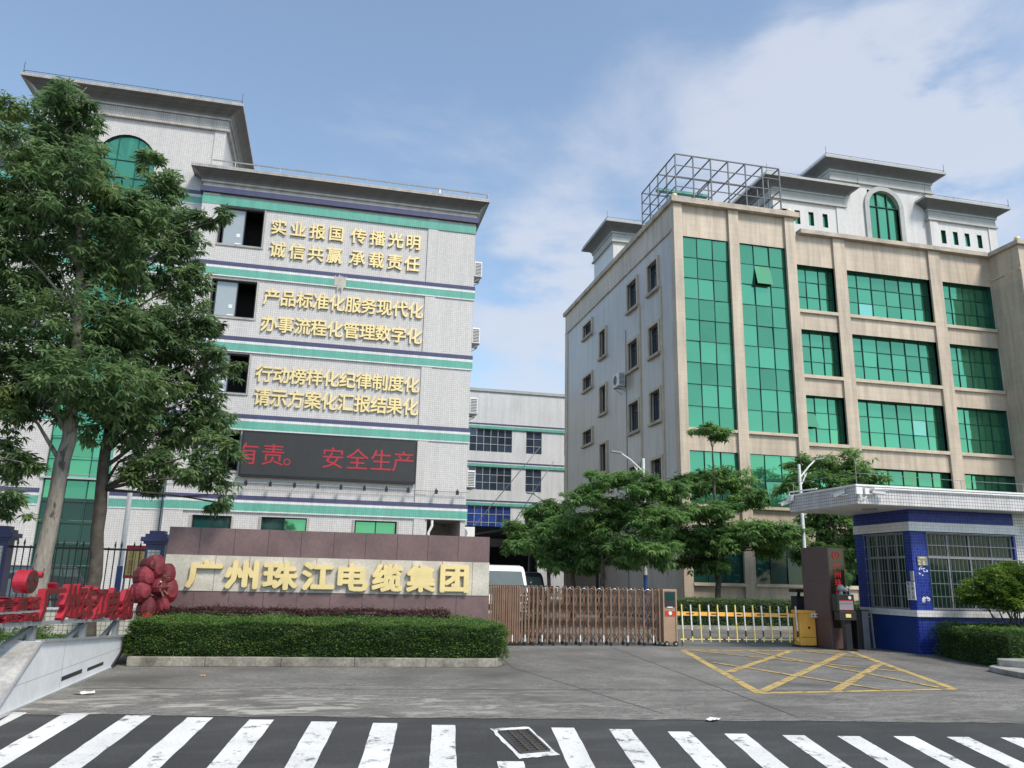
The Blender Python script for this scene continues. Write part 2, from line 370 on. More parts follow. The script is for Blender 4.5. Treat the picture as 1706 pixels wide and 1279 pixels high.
def wall(mb, P, u0, u1, v0, v1, holes, depth, m, rm=None):
    us = sorted({u0, u1} | {x for h in holes for x in h[:2]}); vs = sorted({v0, v1} | {x for h in holes for x in h[2:4]})
    us = [u for u in us if u0 <= u <= u1]; vs = [v for v in vs if v0 <= v <= v1]
    for i in range(len(us) - 1):
        for j in range(len(vs) - 1):
            a, b, c, d = us[i], us[i + 1], vs[j], vs[j + 1]; mu, mv = (a + b) / 2, (c + d) / 2
            if any(h[0] < mu < h[1] and h[2] < mv < h[3] for h in holes): continue
            mb.face([P(a, c), P(b, c), P(b, d), P(a, d)], m)
    for h in holes:
        a, b, c, d = h[:4]; r = rm or m
        for q in (((a, c), (b, c)), ((b, c), (b, d)), ((b, d), (a, d)), ((a, d), (a, c))):
            mb.face([P(*q[0]), P(*q[1]), P(*q[1], depth), P(*q[0], depth)], r)
_gl = {}
def glyph(ch, off, ext):
    k = (ch, off, ext)
    if k not in _gl:
        cu = bpy.data.curves.new('t', 'FONT'); cu.body = ch; cu.extrude = ext; cu.offset = off; cu.resolution_u = 2
        ob = bpy.data.objects.new('t', cu); COL.objects.link(ob); dg = bpy.context.evaluated_depsgraph_get(); dg.update()
        me = bpy.data.meshes.new_from_object(ob.evaluated_get(dg))
        V_ = [tuple(v.co) for v in me.vertices]; F_ = [tuple(p.vertices) for p in me.polygons]; NZ = [p.normal.z for p in me.polygons]
        bpy.data.objects.remove(ob); bpy.data.curves.remove(cu); bpy.data.meshes.remove(me); _gl[k] = (V_, F_, NZ)
    return _gl[k]
def put_char(mb, ch, P, u, v, w, h, thick, off, face, side, fit=False, clip=None):
    """one raised character whose em cell is centred on (u, v) of the plane P; bold strokes are stepped copies of the thin glyph"""
    V_, F_, NZ = glyph(ch, 0.0, .1)
    steps = [(0, 0)]
    if off > .008: steps = [(-1, 0), (1, 0), (0, -1), (0, 1), (-.7, -.7), (.7, .7), (-.7, .7), (.7, -.7)]
    if fit:
        xs = [p[0] for p in V_]; ys = [p[1] for p in V_]; cx, cy = (min(xs) + max(xs)) / 2, (min(ys) + max(ys)) / 2; sx, sy = w / (max(xs) - min(xs) + 2 * off), h / (max(ys) - min(ys) + 2 * off)
    else: cx, cy, sx, sy = .5, .375, w, h
    fs = [f for f, n in zip(F_, NZ) if abs(n) > .5]; ss = [f for f, n in zip(F_, NZ) if abs(n) <= .5]
    for k, (ox, oy) in enumerate(steps):
        pts = []
        for x, y, z in V_:
            uu = u + (x - cx + ox * off) * sx
            if clip is not None: uu = max(uu, clip)
            pts.append(P(uu, v + (y - cy + oy * off) * sy, -(z + .1) / .2 * (thick + .0009 * k)))
        mb.add(pts, fs, face); mb.add(pts, ss, side)

# ------------------------------------------------------------------ setting: plaza, road, markings
PE0 = Vector((-3.5, 11.2, 0)); PE1 = Vector((9.5, 9.3, 0)); EU = (PE1 - PE0).normalized(); EN = Vector((EU.y, -EU.x, 0))
def road_pt(s, t, dz=0.0):
    p = PE0 + EU * s + EN * t; p.z = -0.1 * min(max(t, 0), 7.0) + dz; return p
b = MB(); b.face([road_pt(-600, 0), road_pt(600, 0), road_pt(600, -900), road_pt(-600, -900)], 'ground'); tag(b.build('plaza'), kind='structure')
b = MB(); b.face([road_pt(-600, 0), road_pt(-600, 7), road_pt(600, 7), road_pt(600, 0)], 'road'); b.face([road_pt(-600, 7), road_pt(-600, 600), road_pt(600, 600), road_pt(600, 7)], 'road'); tag(b.build('road'), kind='structure')
# ragged concrete lip where the driveway was poured over the asphalt
b = MB(); rr = random.Random(4); xs = [-2 + i * .18 for i in range(120)]
tops = [road_pt(s, -.16 + .05 * noise.noise((s * .8, 3, 0)), .004) for s in xs]; bots = [road_pt(s, .07 + .07 * noise.noise((s * 1.3, 0, 0)) + rr.uniform(-.02, .02), .005) for s in xs]
for i in range(len(xs) - 1): b.face([bots[i], bots[i + 1], tops[i + 1], tops[i]], 'ground')
tag(b.build('driveway_lip'), kind='structure')
b = MB()
starts = [(-.15, .0), (.59, .02), (1.33, .08), (2.07, .14), (2.81, .21), (3.56, .27), (4.29, .31), (5.0, .37), (5.70, 1.66), (6.43, .44), (7.12, .48), (7.82, .56), (8.49, .63), (9.19, .67), (9.87, .69), (10.57, .68), (11.25, .69), (11.93, .70), (12.63, .74), (13.3, .78)]
rr = random.Random(2)
for s0, t0 in starts:
    wd = .295 if s0 < 5 else .275; n = 14; e = 3.1
    lft = [s0 + rr.uniform(-.006, .006) for _ in range(n + 1)]; rgt = [s0 + wd + rr.uniform(-.006, .006) for _ in range(n + 1)]; ts = [t0 + (e - t0) * i / n for i in range(n + 1)]
    for i in range(n): b.face([road_pt(lft[i], ts[i], .004), road_pt(lft[i + 1], ts[i + 1], .004), road_pt(rgt[i + 1], ts[i + 1], .004), road_pt(rgt[i], ts[i], .004)], 'zebra')
tag(b.build('crosswalk_markings'), kind='structure')
b = MB()
def strip(p, q, wd, m='ypaint', z=.004):
    p, q = Vector((*p, z)), Vector((*q, z)); d = (q - p).normalized(); a = Vector((d.y, -d.x, 0)) * wd / 2
    n = max(2, int((q - p).length / .5))
    for i in range(n):
        A = p.lerp(q, i / n); B = p.lerp(q, (i + 1) / n); b.face([A - a, B - a, B + a, A + a], m)
box = [(9.06, 19.65), (6.88, 12.12), (10.73, 12.37), (13.71, 19.41)]
for i in range(4): strip(box[i], box[(i + 1) % 4], .16, z=.004 + .0006 * i)
for i, (p, q) in enumerate([((12.05, 19.5), (7.77, 14.85)), ((13.2, 18.9), (6.98, 12.25)), ((12.35, 16.4), (8.36, 12.3))]): strip(p, q, .17, z=.0072 + .0005 * i)
for i, (p, q) in enumerate([((9.26, 19.4), (11.66, 14.89)), ((8.38, 16.65), (9.31, 12.4)), ((10.8, 19.4), (10.56, 12.5)), ((12.4, 19.4), (12.88, 17.5))]): strip(p, q, .12, z=.0095 + .0005 * i)
tag(b.build('yellow_box_marking'), kind='structure')
b = MB()                                                            # saw-cut joints of the driveway slabs
def jstrip(p, q, wd=.018):
    p, q = Vector((*p, .003)), Vector((*q, .003)); d = (q - p).normalized(); a = Vector((d.y, -d.x, 0)) * wd / 2; b.face([p - a, q - a, q + a, p + a], 'joint')
for p, q in [((3.7, 15.8), (4.5, 10.4)), ((3.7, 15.8), (4.2, 20.6)), ((7.4, 20.4), (6.2, 9.9)), ((-3.3, 13.3), (14, 11.9)), ((3.9, 17.6), (14.6, 16.9))]: jstrip(p, q)
tag(b.build('driveway_joints'), kind='structure')
b = MB(); b.box(4.0, 13.4, 20.42, 20.48, 0, .012, 'steel'); b.box(4.0, 13.4, 21.32, 21.38, 0, .012, 'steel'); tag(b.build('gate_track'), kind='structure')
# drain grate in the road
g = thing('drain_grate', 'rusty slotted drain grate in a ragged white painted frame on the road', 'drain', road_pt(6.0, 1.0))
GC = [(5.71, .55), (6.15, .46), (6.36, 1.42), (5.95, 1.54)]
b = MB(); cen = Vector((sum(c[0] for c in GC) / 4, sum(c[1] for c in GC) / 4))
rr = random.Random(9)
def ring(f, n=9, j=0):
    r = []
    for i in range(4):
        for k in range(n):
            p = Vector(GC[i]).lerp(Vector(GC[(i + 1) % 4]), k / n); p = cen + (p - cen) * f; r.append((p.x + rr.uniform(-j, j), p.y + rr.uniform(-j, j)))
    return r
o_, i_ = ring(1.08, j=.012), ring(.78)
for k in range(len(o_)): b.face([road_pt(*o_[k], .006), road_pt(*o_[(k + 1) % len(o_)], .006), road_pt(*i_[(k + 1) % len(o_)], .006), road_pt(*i_[k], .006)], 'zebra')
b.build('painted_frame', g)
b = MB(); IC = [cen + (Vector(c) - cen) * .78 for c in GC]; b.face([road_pt(*c, .003) for c in IC], 'room')
def bil(u, v): p = IC[0].lerp(IC[1], u).lerp(IC[3].lerp(IC[2], u), v); return p
for k in range(11):
    v = k / 10; b.bar(road_pt(*bil(0, v), .012), road_pt(*bil(1, v), .012), .026, .02, 'grate', (0, 0, 1))
for k in range(4):
    u = k / 3; b.bar(road_pt(*bil(u, 0), .016), road_pt(*bil(u, 1), .016), .025, .02, 'grate', (0, 0, 1))
b.build('grating', g)

# ------------------------------------------------------------------ architecture helpers
def cornice(mb, x0, x1, y0, y1, z, prof, ms):
    """mitred cornice swept round a rectangle; prof = (out, dz)"""
    loops = [[(x0 - o, y0 - o, z + d), (x1 + o, y0 - o, z + d), (x1 + o, y1 + o, z + d), (x0 - o, y1 + o, z + d)] for o, d in prof]
    for i in range(len(prof) - 1):
        for k in range(4): mb.face([loops[i][k], loops[i][(k + 1) % 4], loops[i + 1][(k + 1) % 4], loops[i + 1][k]], ms[i])
    mb.face(loops[-1], ms[-1])
PROF = [(.0, -.70), (.14, -.70), (.14, -.58), (.05, -.58), (.05, -.10), (.12, -.10), (.12, 0), (.15, .12), (.26, .28), (.45, .42), (.62, .50), (.70, .53), (.70, .72), (.55, .74)]
def wire(parent, x0, x1, y0, y1, z, o=.62, step=1.6, h=.13):
    b = MB(); r = [(x0 - o, y0 - o), (x1 + o, y0 - o), (x1 + o, y1 + o), (x0 - o, y1 + o)]
    for k in range(4):
        p, q = Vector((*r[k], z)), Vector((*r[(k + 1) % 4], z)); n = max(1, int((q - p).length / step)); up_ = Vector((0, 0, h))
        b.tube([p + up_, q + up_], .012, 'black', 4)
        for i in range(n): c = p.lerp(q, i / n); b.tube([c, c + up_], .012, 'black', 4)
        if k < 2: b.tube([p, p + Vector((0, 0, .55))], .012, 'black', 4)
    b.build('lightning_wire', parent)
def band(mb, P, u0, u1, zt, d=.03):
    mb.pbox(P, u0, u1, zt - .18, zt, -d - .012, .05, 'navyt'); mb.pbox(P, u0, u1, zt - .31, zt - .18, -d, .05, 'whitet'); mb.pbox(P, u0, u1, zt - .65, zt - .31, -d + .004, .05, 'greent'); mb.pbox(P, u0, u1, zt - .70, zt - .65, -d - .006, .05, 'whitet')
def panes(P, u0, u1, v0, v1, nu, nv, d, gm, tilt=.010, pale=(), palem='glassl', open_=None):
    """glass with one slightly differently set sheet per pane"""
    g = MB(); du, dv = (u1 - u0) / nu, (v1 - v0) / nv
    for i in range(nu):
        for j in range(nv):
            a, c = u0 + i * du + .012, v0 + j * dv + .012; bb, dd = a + du - .024, c + dv - .024
            t1, t2 = rng.gauss(0, tilt), rng.gauss(0, tilt)
            m = palem if (i, j) in pale else gm
            q = [P(a, c, d - t1 - t2), P(bb, c, d + t1 - t2), P(bb, dd, d + t1 + t2), P(a, dd, d - t1 + t2)]
            if open_ == (i, j): q[0] = P(a, c, d - .28); q[1] = P(bb, c, d - .28)
            g.face(q, m)
    return g
def mullions(P, u0, u1, v0, v1, nu, nv, d, m, wd=.018, edge=.036):
    f = MB(); du, dv = (u1 - u0) / nu, (v1 - v0) / nv
    for i in range(nu + 1):
        u = u0 + i * du; ww = edge if i in (0, nu) else wd; f.pbox(P, max(u0, u - ww / 2), min(u1, u + ww / 2), v0, v1, d - .03, d + .05, m)
    for j in range(nv + 1):
        v = v0 + j * dv; ww = edge if j in (0, nv) else wd; f.pbox(P, u0 + edge / 2, u1 - edge / 2, max(v0, v - ww / 2), min(v1, v + ww / 2), d - .026, d + .048, m)
    return f
def glazed(P, parent, u0, u1, v0, v1, nu, nv, d, gm='glass', fm='mull', label=None, **kw):
    f = mullions(P, u0, u1, v0, v1, nu, nv, d, fm)
    f.face([P(u0, v0, d + .52), P(u1, v0, d + .52), P(u1, v1, d + .52), P(u0, v1, d + .52)], 'room')
    o = f.build('window', parent); panes(P, u0, u1, v0, v1, nu, nv, d + .02, gm, **kw).build('glass', o)
    if label: o['label'] = label
    return o
# ------------------------------------------------------------------ white tiled office building on the left
ob = thing('office_building', 'white tiled office building with green and navy stripes and gold slogan lettering', 'building', (-10.3, 44, 0))
PW = FY(35.56)
WIN = [(-5.9, -3.95, 16.2, 18.04), (-5.9, -3.95, 12.76, 14.5), (-5.9, -3.95, 9.3, 11.08), (-5.9, -3.98, 5.9, 7.62)]
GW = [(-5.57, -4.0, 1.7, 3.98), (-2.79, -.91, 1.7, 4.0), (1.12, 2.94, 1.7, 4.0)]
VOID = (4.27, 5.78, 0, 4.15)
CPROF = [(.0, -.70), (.14, -.70), (.14, -.58), (.05, -.58), (.05, -.10), (.12, -.10), (.12, 0), (.15, .10), (.24, .20), (.40, .30), (.58, .37), (.70, .41), (.70, .56), (.5, .58)]
WPROF = [(.0, -.56), (.13, -.56), (.13, -.30), (.05, -.30), (.05, -.1), (.12, -.1), (.12, 0), (.15, .1), (.22, .2), (.34, .3), (.46, .37), (.56, .41), (.56, .56), (.4, .58)]
def wing(x0, x1, detail):
    b = MB()
    wall(b, PW, x0, x1, 0, 18.7, (WIN + GW + [VOID]) if detail else [], .35, 'tile')
    b.face([(x1, 35.56, 0), (x1, 55, 0), (x1, 55, 18.7), (x1, 35.56, 18.7)], 'tile'); b.face([(x0, 35.56, 0), (x0, 55, 0), (x0, 55, 18.7), (x0, 35.56, 18.7)], 'tile')
    b.face([(x0, 55, 0), (x1, 55, 0), (x1, 55, 18.7), (x0, 55, 18.7)], 'tile'); b.face([(x0, 35.56, 18.69), (x1, 35.56, 18.69), (x1, 55, 18.69), (x0, 55, 18.69)], 'concrete')
    if detail:
        b.pbox(PW, x0, -5.95, 0, 18.6, -.06, .0, 'tile'); b.pbox(PW, 3.68, 4.17, 0, 18.6, -.06, 0, 'tile')
        b.pbox(PW, 4.17, x1 + .002, 4.15, 18.6, -.03, 0, 'tile')
    b.build('wall', ob)
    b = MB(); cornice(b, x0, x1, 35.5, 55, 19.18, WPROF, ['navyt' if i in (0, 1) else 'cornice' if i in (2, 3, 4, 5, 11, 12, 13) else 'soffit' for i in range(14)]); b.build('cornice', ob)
    for zt in (4.86, 8.37, 11.85, 15.32):
        b = MB(); band(b, PW, x0 - .01, x1 + .07, zt, .075)
        for q in ((zt - .18, zt, 'navyt', .075), (zt - .31, zt - .18, 'whitet', .063), (zt - .65, zt - .31, 'greent', .06)): b.pbox(FXp(x1), 35.64, 55, q[0], q[1], -q[3], 0, q[2])
        b.build('stripe', ob)
    b = MB(); b.pbox(PW, x0 - .01, x1 + .02, 18.08, 18.5, -.075, .02, 'greent'); b.pbox(FXp(x1), 35.6, 55, 18.08, 18.5, -.02, 0, 'greent'); b.build('stripe', ob)
wing(-6.72, 6.0, True)
wing(-26.6, -13.9, False)
for i, (a, c, z0, z1) in enumerate(WIN):
    f = MB(); P = PW; t = .09
    f.pbox(P, a - t, a, z0 - t, z1 + (.03 if i == 0 else t), -.035, .02, 'beigetrim' if 0 else 'cornice'); f.pbox(P, c, c + t, z0 - t, z1 + (.03 if i == 0 else t), -.035, .02, 'cornice')
    f.pbox(P, a, c, z0 - t, z0, -.05, .02, 'cornice'); f.pbox(P, a, c, z1, z1 + .03, -.03, .02, 'cornice')
    f.pbox(P, a + .02, a + .07, z0 + .02, z1 - .02, .1, .3, 'winframe'); f.pbox(P, c - .06, c - .02, z0 + .02, z1 - .02, .1, .3, 'winframe'); f.pbox(P, a + .07, c - .06, z0 + .02, z0 + .06, .1, .3, 'winframe'); f.pbox(P, a + .07, c - .06, z1 - .06, z1 - .02, .1, .3, 'winframe')
    f.face([P(a, z0, 1.4), P(c, z0, 1.4), P(c, z1, 1.4), P(a, z1, 1.4)], 'room')
    for s in (((a, z0), (a, z1)), ((c, z0), (c, z1)), ((a, z0), (c, z0)), ((a, z1), (c, z1))): f.face([P(*s[0], .35), P(*s[1], .35), P(*s[1], 1.4), P(*s[0], 1.4)], 'room')
    o = f.build('window', ob)
    mid = a + (c - a) * .56; b = MB()
    b.pbox(P, a + .22, mid, z0 + .06, z1 - .06, .16, .18, 'sash')
    b.build('glass', o)
    b = MB(); b.pbox(P, mid, mid + .04, z0 + .06, z1 - .06, .13, .2, 'winframe'); b.build('sash', o); b = MB(); b.pbox(P, a + .17, a + .22, z0 + .06, z1 - .06, .14, .19, 'winframe'); b.build('sash', o)
    b = MB(); b.pbox(P, mid - .3, mid - .14, z0 + .45, z0 + .62, .150, .158, 'white'); b.pbox(P, mid - .34, mid - .08, z0 + .10, z0 + .16, .150, .158, 'white'); b.build('sticker', o)
for i, (a, c, z0, z1) in enumerate(GW):
    f = MB(); t = .10
    f.pbox(PW, a - t, a, z0, z1, -.04, .02, 'cornice'); f.pbox(PW, c, c + t, z0, z1, -.04, .02, 'cornice')
    for u in (a, (a + c) / 2 - .025, c - .05): f.pbox(PW, u + .001, u + .05, z0, z1 - .05, .1, .18, 'winframe')
    f.pbox(PW, a + .001, c, z1 - .05, z1 - .002, .1, .18, 'winframe')
    f.face([PW(a, z0, .9), PW(c, z0, .9), PW(c, z1, .9), PW(a, z1, .9)], 'room')
    o = f.build('window', ob)
    if i == 2:
        g = panes(PW, a + .05, c - .05, z0, z1 - .05, 2, 1, .14, 'glass', .006)
    elif i == 1:
        g = MB(); mid = (a + c) / 2; g.face([PW(mid + .02, z0, .14), PW(c - .05, z0, .14), PW(c - .05, z1 - .05, .14), PW(mid + .02, z1 - .05, .14)], 'glass')
        g.face([PW(a + .3, z1 - .55, .3), PW(mid - .03, z1 - .60, .24), PW(mid - .03, z1 - .3, .24), PW(a + .3, z1 - .26, .3)], 'glass')
        g.face([PW(a + .05, z0, .16), PW(mid - .02, z0, .16), PW(mid - .02, z1 - .06, .16), PW(a + .05, z1 - .06, .16)], 'glassd')
    else:
        g = panes(PW, a + .05, c - .05, z0, z1 - .05, 2, 1, .14, 'glassd', .006)
    g.build('glass', o)
b = MB(); a, c, z0, z1 = VOID
b.face([PW(a, 0, 3), PW(c, 0, 3), PW(c, z1, 3), PW(a, z1, 3)], 'concrete'); b.face([PW(a, z1, .35), PW(c, z1, .35), PW(c, z1, 3), PW(a, z1, 3)], 'concrete')
for u in (a, c): b.face([PW(u, 0, .35), PW(u, 0, 3), PW(u, z1, 3), PW(u, z1, .35)], 'tile')
b.build('porch', ob)
b = MB(); b.tube([PW(a + .22, 4.1, -.1), PW(a + .22, 3.85, -.12), PW(a + .08, 3.55, -.12), PW(a + .08, .2, -.12)], .06, 'white', 8); b.build('downpipe', ob)
# recessed middle with the tall arched curtain wall, and the tower on top
PM = FY(36.0); GX0, GX1, AZ, AR = -11.56, -9.06, 20.0, 1.25
b = MB(); wall(b, PM, -13.9, -6.72, 0, 22.1, [(GX0, GX1, .9, AZ + AR + .02)], .12, 'tile')
n = 16; ac = (GX0 + GX1) / 2
arc = [(ac - AR * math.cos(math.pi * i / n), AZ + AR * math.sin(math.pi * i / n)) for i in range(n + 1)]
for i in range(n):
    (u0, v0), (u1, v1) = arc[i], arc[i + 1]; top = AZ + AR + .02
    b.face([PM(u0, v0), PM(u1, v1), PM(u1, top), PM(u0, top)], 'tile'); b.face([PM(u0, v0), PM(u1, v1), PM(u1, v1, .2), PM(u0, v0, .2)], 'winframe')
b.box(-14.25, -13.9, 36.0, 44, 18.8, 22.1, 'tile'); b.box(-6.72, -6.1, 36.0, 44, 18.8, 22.1, 'tile'); b.face([(-13.9, 44, 18.8), (-6.72, 44, 18.8), (-6.72, 44, 22.1), (-13.9, 44, 22.1)], 'tile'); b.face([(-13.9, 36.9, 17), (-6.72, 36.9, 17), (-6.72, 36.9, 22.1), (-13.9, 36.9, 22.1)], 'room'); b.pbox(PM, -6.62, -6.1, 19.0, 22.02, -.05, .0, 'tile'); b.pbox(PM, -14.25, -13.7, 19.0, 22.02, -.05, 0, 'tile')
b.build('wall', ob, )
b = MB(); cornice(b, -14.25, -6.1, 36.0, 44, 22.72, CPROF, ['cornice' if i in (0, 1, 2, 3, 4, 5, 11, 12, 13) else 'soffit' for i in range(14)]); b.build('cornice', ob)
wire(ob, -14.25, -6.1, 36, 44, 23.29)
b = MB(); b.tube([(-9.6, 36.4, 23.25), (-9.6, 36.4, 23.62)], [.34, .34], 'stone', 14); b.sphere((-9.6, 36.4, 23.62), .34, 'stone', 12, (1, 1, .45)); b.build('roof_vent', ob)
for zt in (4.86, 8.37, 11.85, 15.32, 18.86):
    for u0, u1 in ((-13.9, GX0 - .08), (GX1 + .08, -6.73)): b = MB(); band(b, PM, u0, u1, zt, .02); b.build('stripe', ob)
f = mullions(PM, GX0, GX1, .9, AZ, 3, 22, .12, 'mull', .03, .06)
for i in range(n): f.bar(PM(*arc[i], .12), PM(*arc[i + 1], .12), .08, .06, 'mull', (0, 1, 0))
for u in (GX0 + (GX1 - GX0) / 3, GX0 + (GX1 - GX0) * 2 / 3): f.pbox(PM, u - .015, u + .015, AZ, AZ + AR * .93, .09, .16, 'mull')
f.pbox(PM, GX0 - .1, GX1 + .1, 5.28, 5.36, -.08, .1, 'alu'); f.pbox(PM, GX0 - .12, GX1 + .12, .72, .9, -.14, .1, 'whitet')
o = f.build('window', ob)
g = panes(PM, GX0, GX1, 4.5, AZ, 3, 18, .14, 'glass', .008)
for i in range(n): g.face([PM(ac, AZ, .14), PM(*arc[i], .14), PM(*arc[i + 1], .14)], 'glass')
g2 = panes(PM, GX0, GX1, .9, 4.5, 3, 4, .14, 'glassd', .004)
g.build('glass', o); g2.build('glass', o)
# gold slogans: every line a part
SL = [('实业报国 传播光明', 17.27, .70, [-3.25, -2.37, -1.5, -.64, .40, 1.28, 2.15, 2.98]),
      ('诚信共赢 承载责任', 16.16, .72, [-3.22, -2.35, -1.5, -.66, .40, 1.29, 2.15, 2.99]),
      ('产品标准化服务现代化', 13.84, .72, None), ('办事流程化管理数字化', 12.58, .72, None),
      ('行动榜样化纪律制度化', 10.24, .70, None), ('请示方案化汇报结果化', 9.19, .74, None)]
for txt, zc, hh, us in SL:
    t_ = txt.replace(' ', '')
    if us is None: us = [-3.26 + i * (3.27 + 3.26) / 9 for i in range(10)]
    c = MB()
    for ch, u in zip(t_, us): put_char(c, ch, PW, u, zc, .745, .82 * hh / .72, .09, .019, 'gold', 'goldside')
    c.build('slogan_line', ob)
# white paint spill on the second stripe and scrapes on the navy tiles
b = MB(); rr = random.Random(5)
us = [-.56 + i * .040 for i in range(14)]
lo = [14.66 + rr.uniform(-.05, .05) - (.38 if i in (4, 9) else .2 if i in (5, 7, 10) else 0) for i in range(14)]
hi = [15.14 + rr.uniform(-.06, .12) for i in range(14)]
for i in range(13): b.face([PW(us[i], lo[i], -.094), PW(us[i + 1], lo[i + 1], -.094), PW(us[i + 1], hi[i + 1], -.094), PW(us[i], hi[i], -.094)], 'stone')
b.build('paint_spill', ob)
# roof railing
b = MB(); z0 = 19.74; yy = 35.06; b.tube([(-6.4, yy, z0 + .30), (6.48, yy, z0 + .30)], .035, 'chrome', 6)
for i in range(14): x = -6.4 + i * 12.88 / 13; b.tube([(x, yy, z0), (x, yy, z0 + .30)], .02, 'chrome', 5)
b.tube([(6.48, yy, z0 + .3), (6.48, 50, z0 + .3)], .035, 'chrome', 6); b.tube([(4.15, yy + .6, z0), (4.15, yy + .6, z0 + .62)], .06, 'white', 8); b.build('roof_railing', ob)
b = MB(); b.tube([PW(-13, 5.40, -.2), PW(6.05, 5.40, -.2)], .018, 'grey', 5)
for i in range(16): b.tube([PW(-12.5 + i * 1.22, 5.4, -.2), PW(-12.5 + i * 1.22, 5.4, -.05)], .012, 'grey', 4)
b.tube([PW(-3.9, 5.95, -.09), PW(3.5, 5.95, -.09)], .012, 'grey', 4); b.build('conduit', ob)

# LED display
led = thing('led_display', 'long black scrolling text display with red characters above the floodlight rail', 'screen', (0, 35.4, 5.67))
b = MB(); b.pbox(PW, -3.89, 3.64, 5.66, 7.62, -.26, -.065, 'black'); b.build('frame', led)
b = MB(); b.pbox(PW, -3.82, 3.57, 5.74, 7.54, -.275, -.261, 'led'); b.build('panel', led)
for i, (ch, u) in enumerate(zip('有责。安全生产', [-3.62, -2.55, -1.63, -.02, 1.04, 2.08, 3.06])):
    c = MB(); put_char(c, ch, PW, u, 6.63, 1.02, 1.0, .012, -.004, 'ledred', 'ledred', clip=-3.81); [c.v.__setitem__(i_, (p[0], p[1] - .276, p[2])) for i_, p in enumerate(c.v)]; c.build('character', led)
# floodlights on the rail
fl = None
POSW = ['under the left end of the text display', 'under the first red character of the display', 'below the gap after the first red words', 'below the blank middle of the display', 'left of centre beneath the display', 'under the red character for whole', 'beneath the third quarter of the display', 'under the right end of the display', 'on the wall just right of the display', 'beside the right corner of the white building']
for i, x in enumerate([-3.54, -2.54, -1.54, -.56, .42, 1.42, 2.38, 3.34, 4.59, 5.54]):
    if fl is None:
        fl = thing('floodlight', 'x', 'floodlight', (x, 35.3, 5.36), 'floodlights along the wall rail')
        b = MB(); b.box(x - .06, x + .06, 35.16, 35.28, 5.26, 5.44, 'black'); b.build('lamp_body', fl); b = MB(); b.tube([(x, 35.36, 5.41), (x, 35.3, 5.52), (x, 35.22, 5.45)], .018, 'black', 5); b.build('bracket', fl)
        o = fl
    else: o = copy_tree(fl); o.location.x = x
    o['label'] = 'small black floodlight ' + POSW[i]
# air conditioners on the side wall facing the gap
def ac_unit(x, y, z, label, face):
    t = thing('air_conditioner', label, 'air conditioner', (x, y, z), 'wall mounted air conditioner units')
    s = 1 if face == '+' else -1
    b = MB(); b.box(x + s * .12, x + s * .50, y - .45, y + .45, z + .02, z + .80, 'white'); b.build('casing', t, bevel=.015)
    b = MB(); xx = x + s * .505
    for k in range(12): b.tube([(xx, y + .12 + .28 * math.cos(a), z + .42 + .28 * math.sin(a)) for a in (k * math.pi / 6, (k + 1) * math.pi / 6)], .008, 'grey', 4)
    for k in range(6): b.tube([(xx, y + .12, z + .42), (xx, y + .12 + .28 * math.cos(k * math.pi / 3), z + .42 + .28 * math.sin(k * math.pi / 3))], .008, 'grey', 4)
    b.cyl((xx - s * .006, y + .12, z + .42), (1, 0, 0), .27, .006, 'black', 20); b.build('fan_grille', t)
    b = MB()
    for k in range(9): b.box(x + s * .16, x + s * .46, y - .458, y - .45, z + .08 + k * .075, z + .115 + k * .075, 'black')
    b.build('vent', t)
    for yy in (y - .35, y + .35): b = MB(); b.bar((x, yy, z), (x + s * .52, yy, z), .04, .04, 'grey'); b.bar((x, yy, z - .32), (x + s * .5, yy, z - .01), .03, .03, 'grey'); b.build('bracket', t)
    return t
for z, lb in ((16.12, 'topmost air conditioner on the side edge of the striped white building'), (12.68, 'second highest air conditioner on the edge of the striped white building'), (9.2, 'air conditioner on the white building edge level with the lowest gold slogans'), (5.72, 'lowest air conditioner hung on the white building edge beside the display')):
    ac_unit(6.0, 36.6, z, lb, '+')
t = thing('air_conditioner', 'white air conditioner on the porch roof by the blue windows', 'air conditioner', (6.5, 38.5, 3.5), 'wall mounted air conditioner units')
b = MB(); b.box(6.05, 6.95, 38.3, 38.7, 3.45, 4.05, 'white'); b.build('casing', t, bevel=.02); b = MB(); b.cyl((6.38, 38.295, 3.75), (0, 1, 0), .22, .01, 'grey', 18); b.build('fan_grille', t)
b = MB(); b.box(6.01, 7.4, 37.6, 39.5, 3.30, 3.44, 'concrete'); b.build('porch', t)

# ------------------------------------------------------------------ beige office building on the right
rb = thing('glass_office_building', 'beige clad office building with green mirror glass and a grey arched penthouse', 'building', (25.5, 44, 0))
PR = FY(34.3)
b = MB()
S1 = [(16.45, 19.05), (19.6, 22.3)]; S2 = [(22.85, 25.1), (25.8, 31.0), (31.72, 34.95)]
ROW2 = [(15.5, 18.0), (12.02, 14.44), (8.53, 10.96), (5.2, 7.44)]
wall(b, FY(34.45), 16.2, 22.5, 0, 20.55, [(a, c, z0, z1) for a, c in S1 for z0, z1 in ((8.9, 18.83), (5.26, 7.8), (1.68, 4.3))], .12, 'beige', 'mull')
wall(b, FY(34.42), 22.6, 35.0, 0, 19.7, [(a, c, z0, z1) for a, c in S2 for z0, z1 in ROW2 + [(1.68, 4.1)]], .34, 'beige', 'mull')
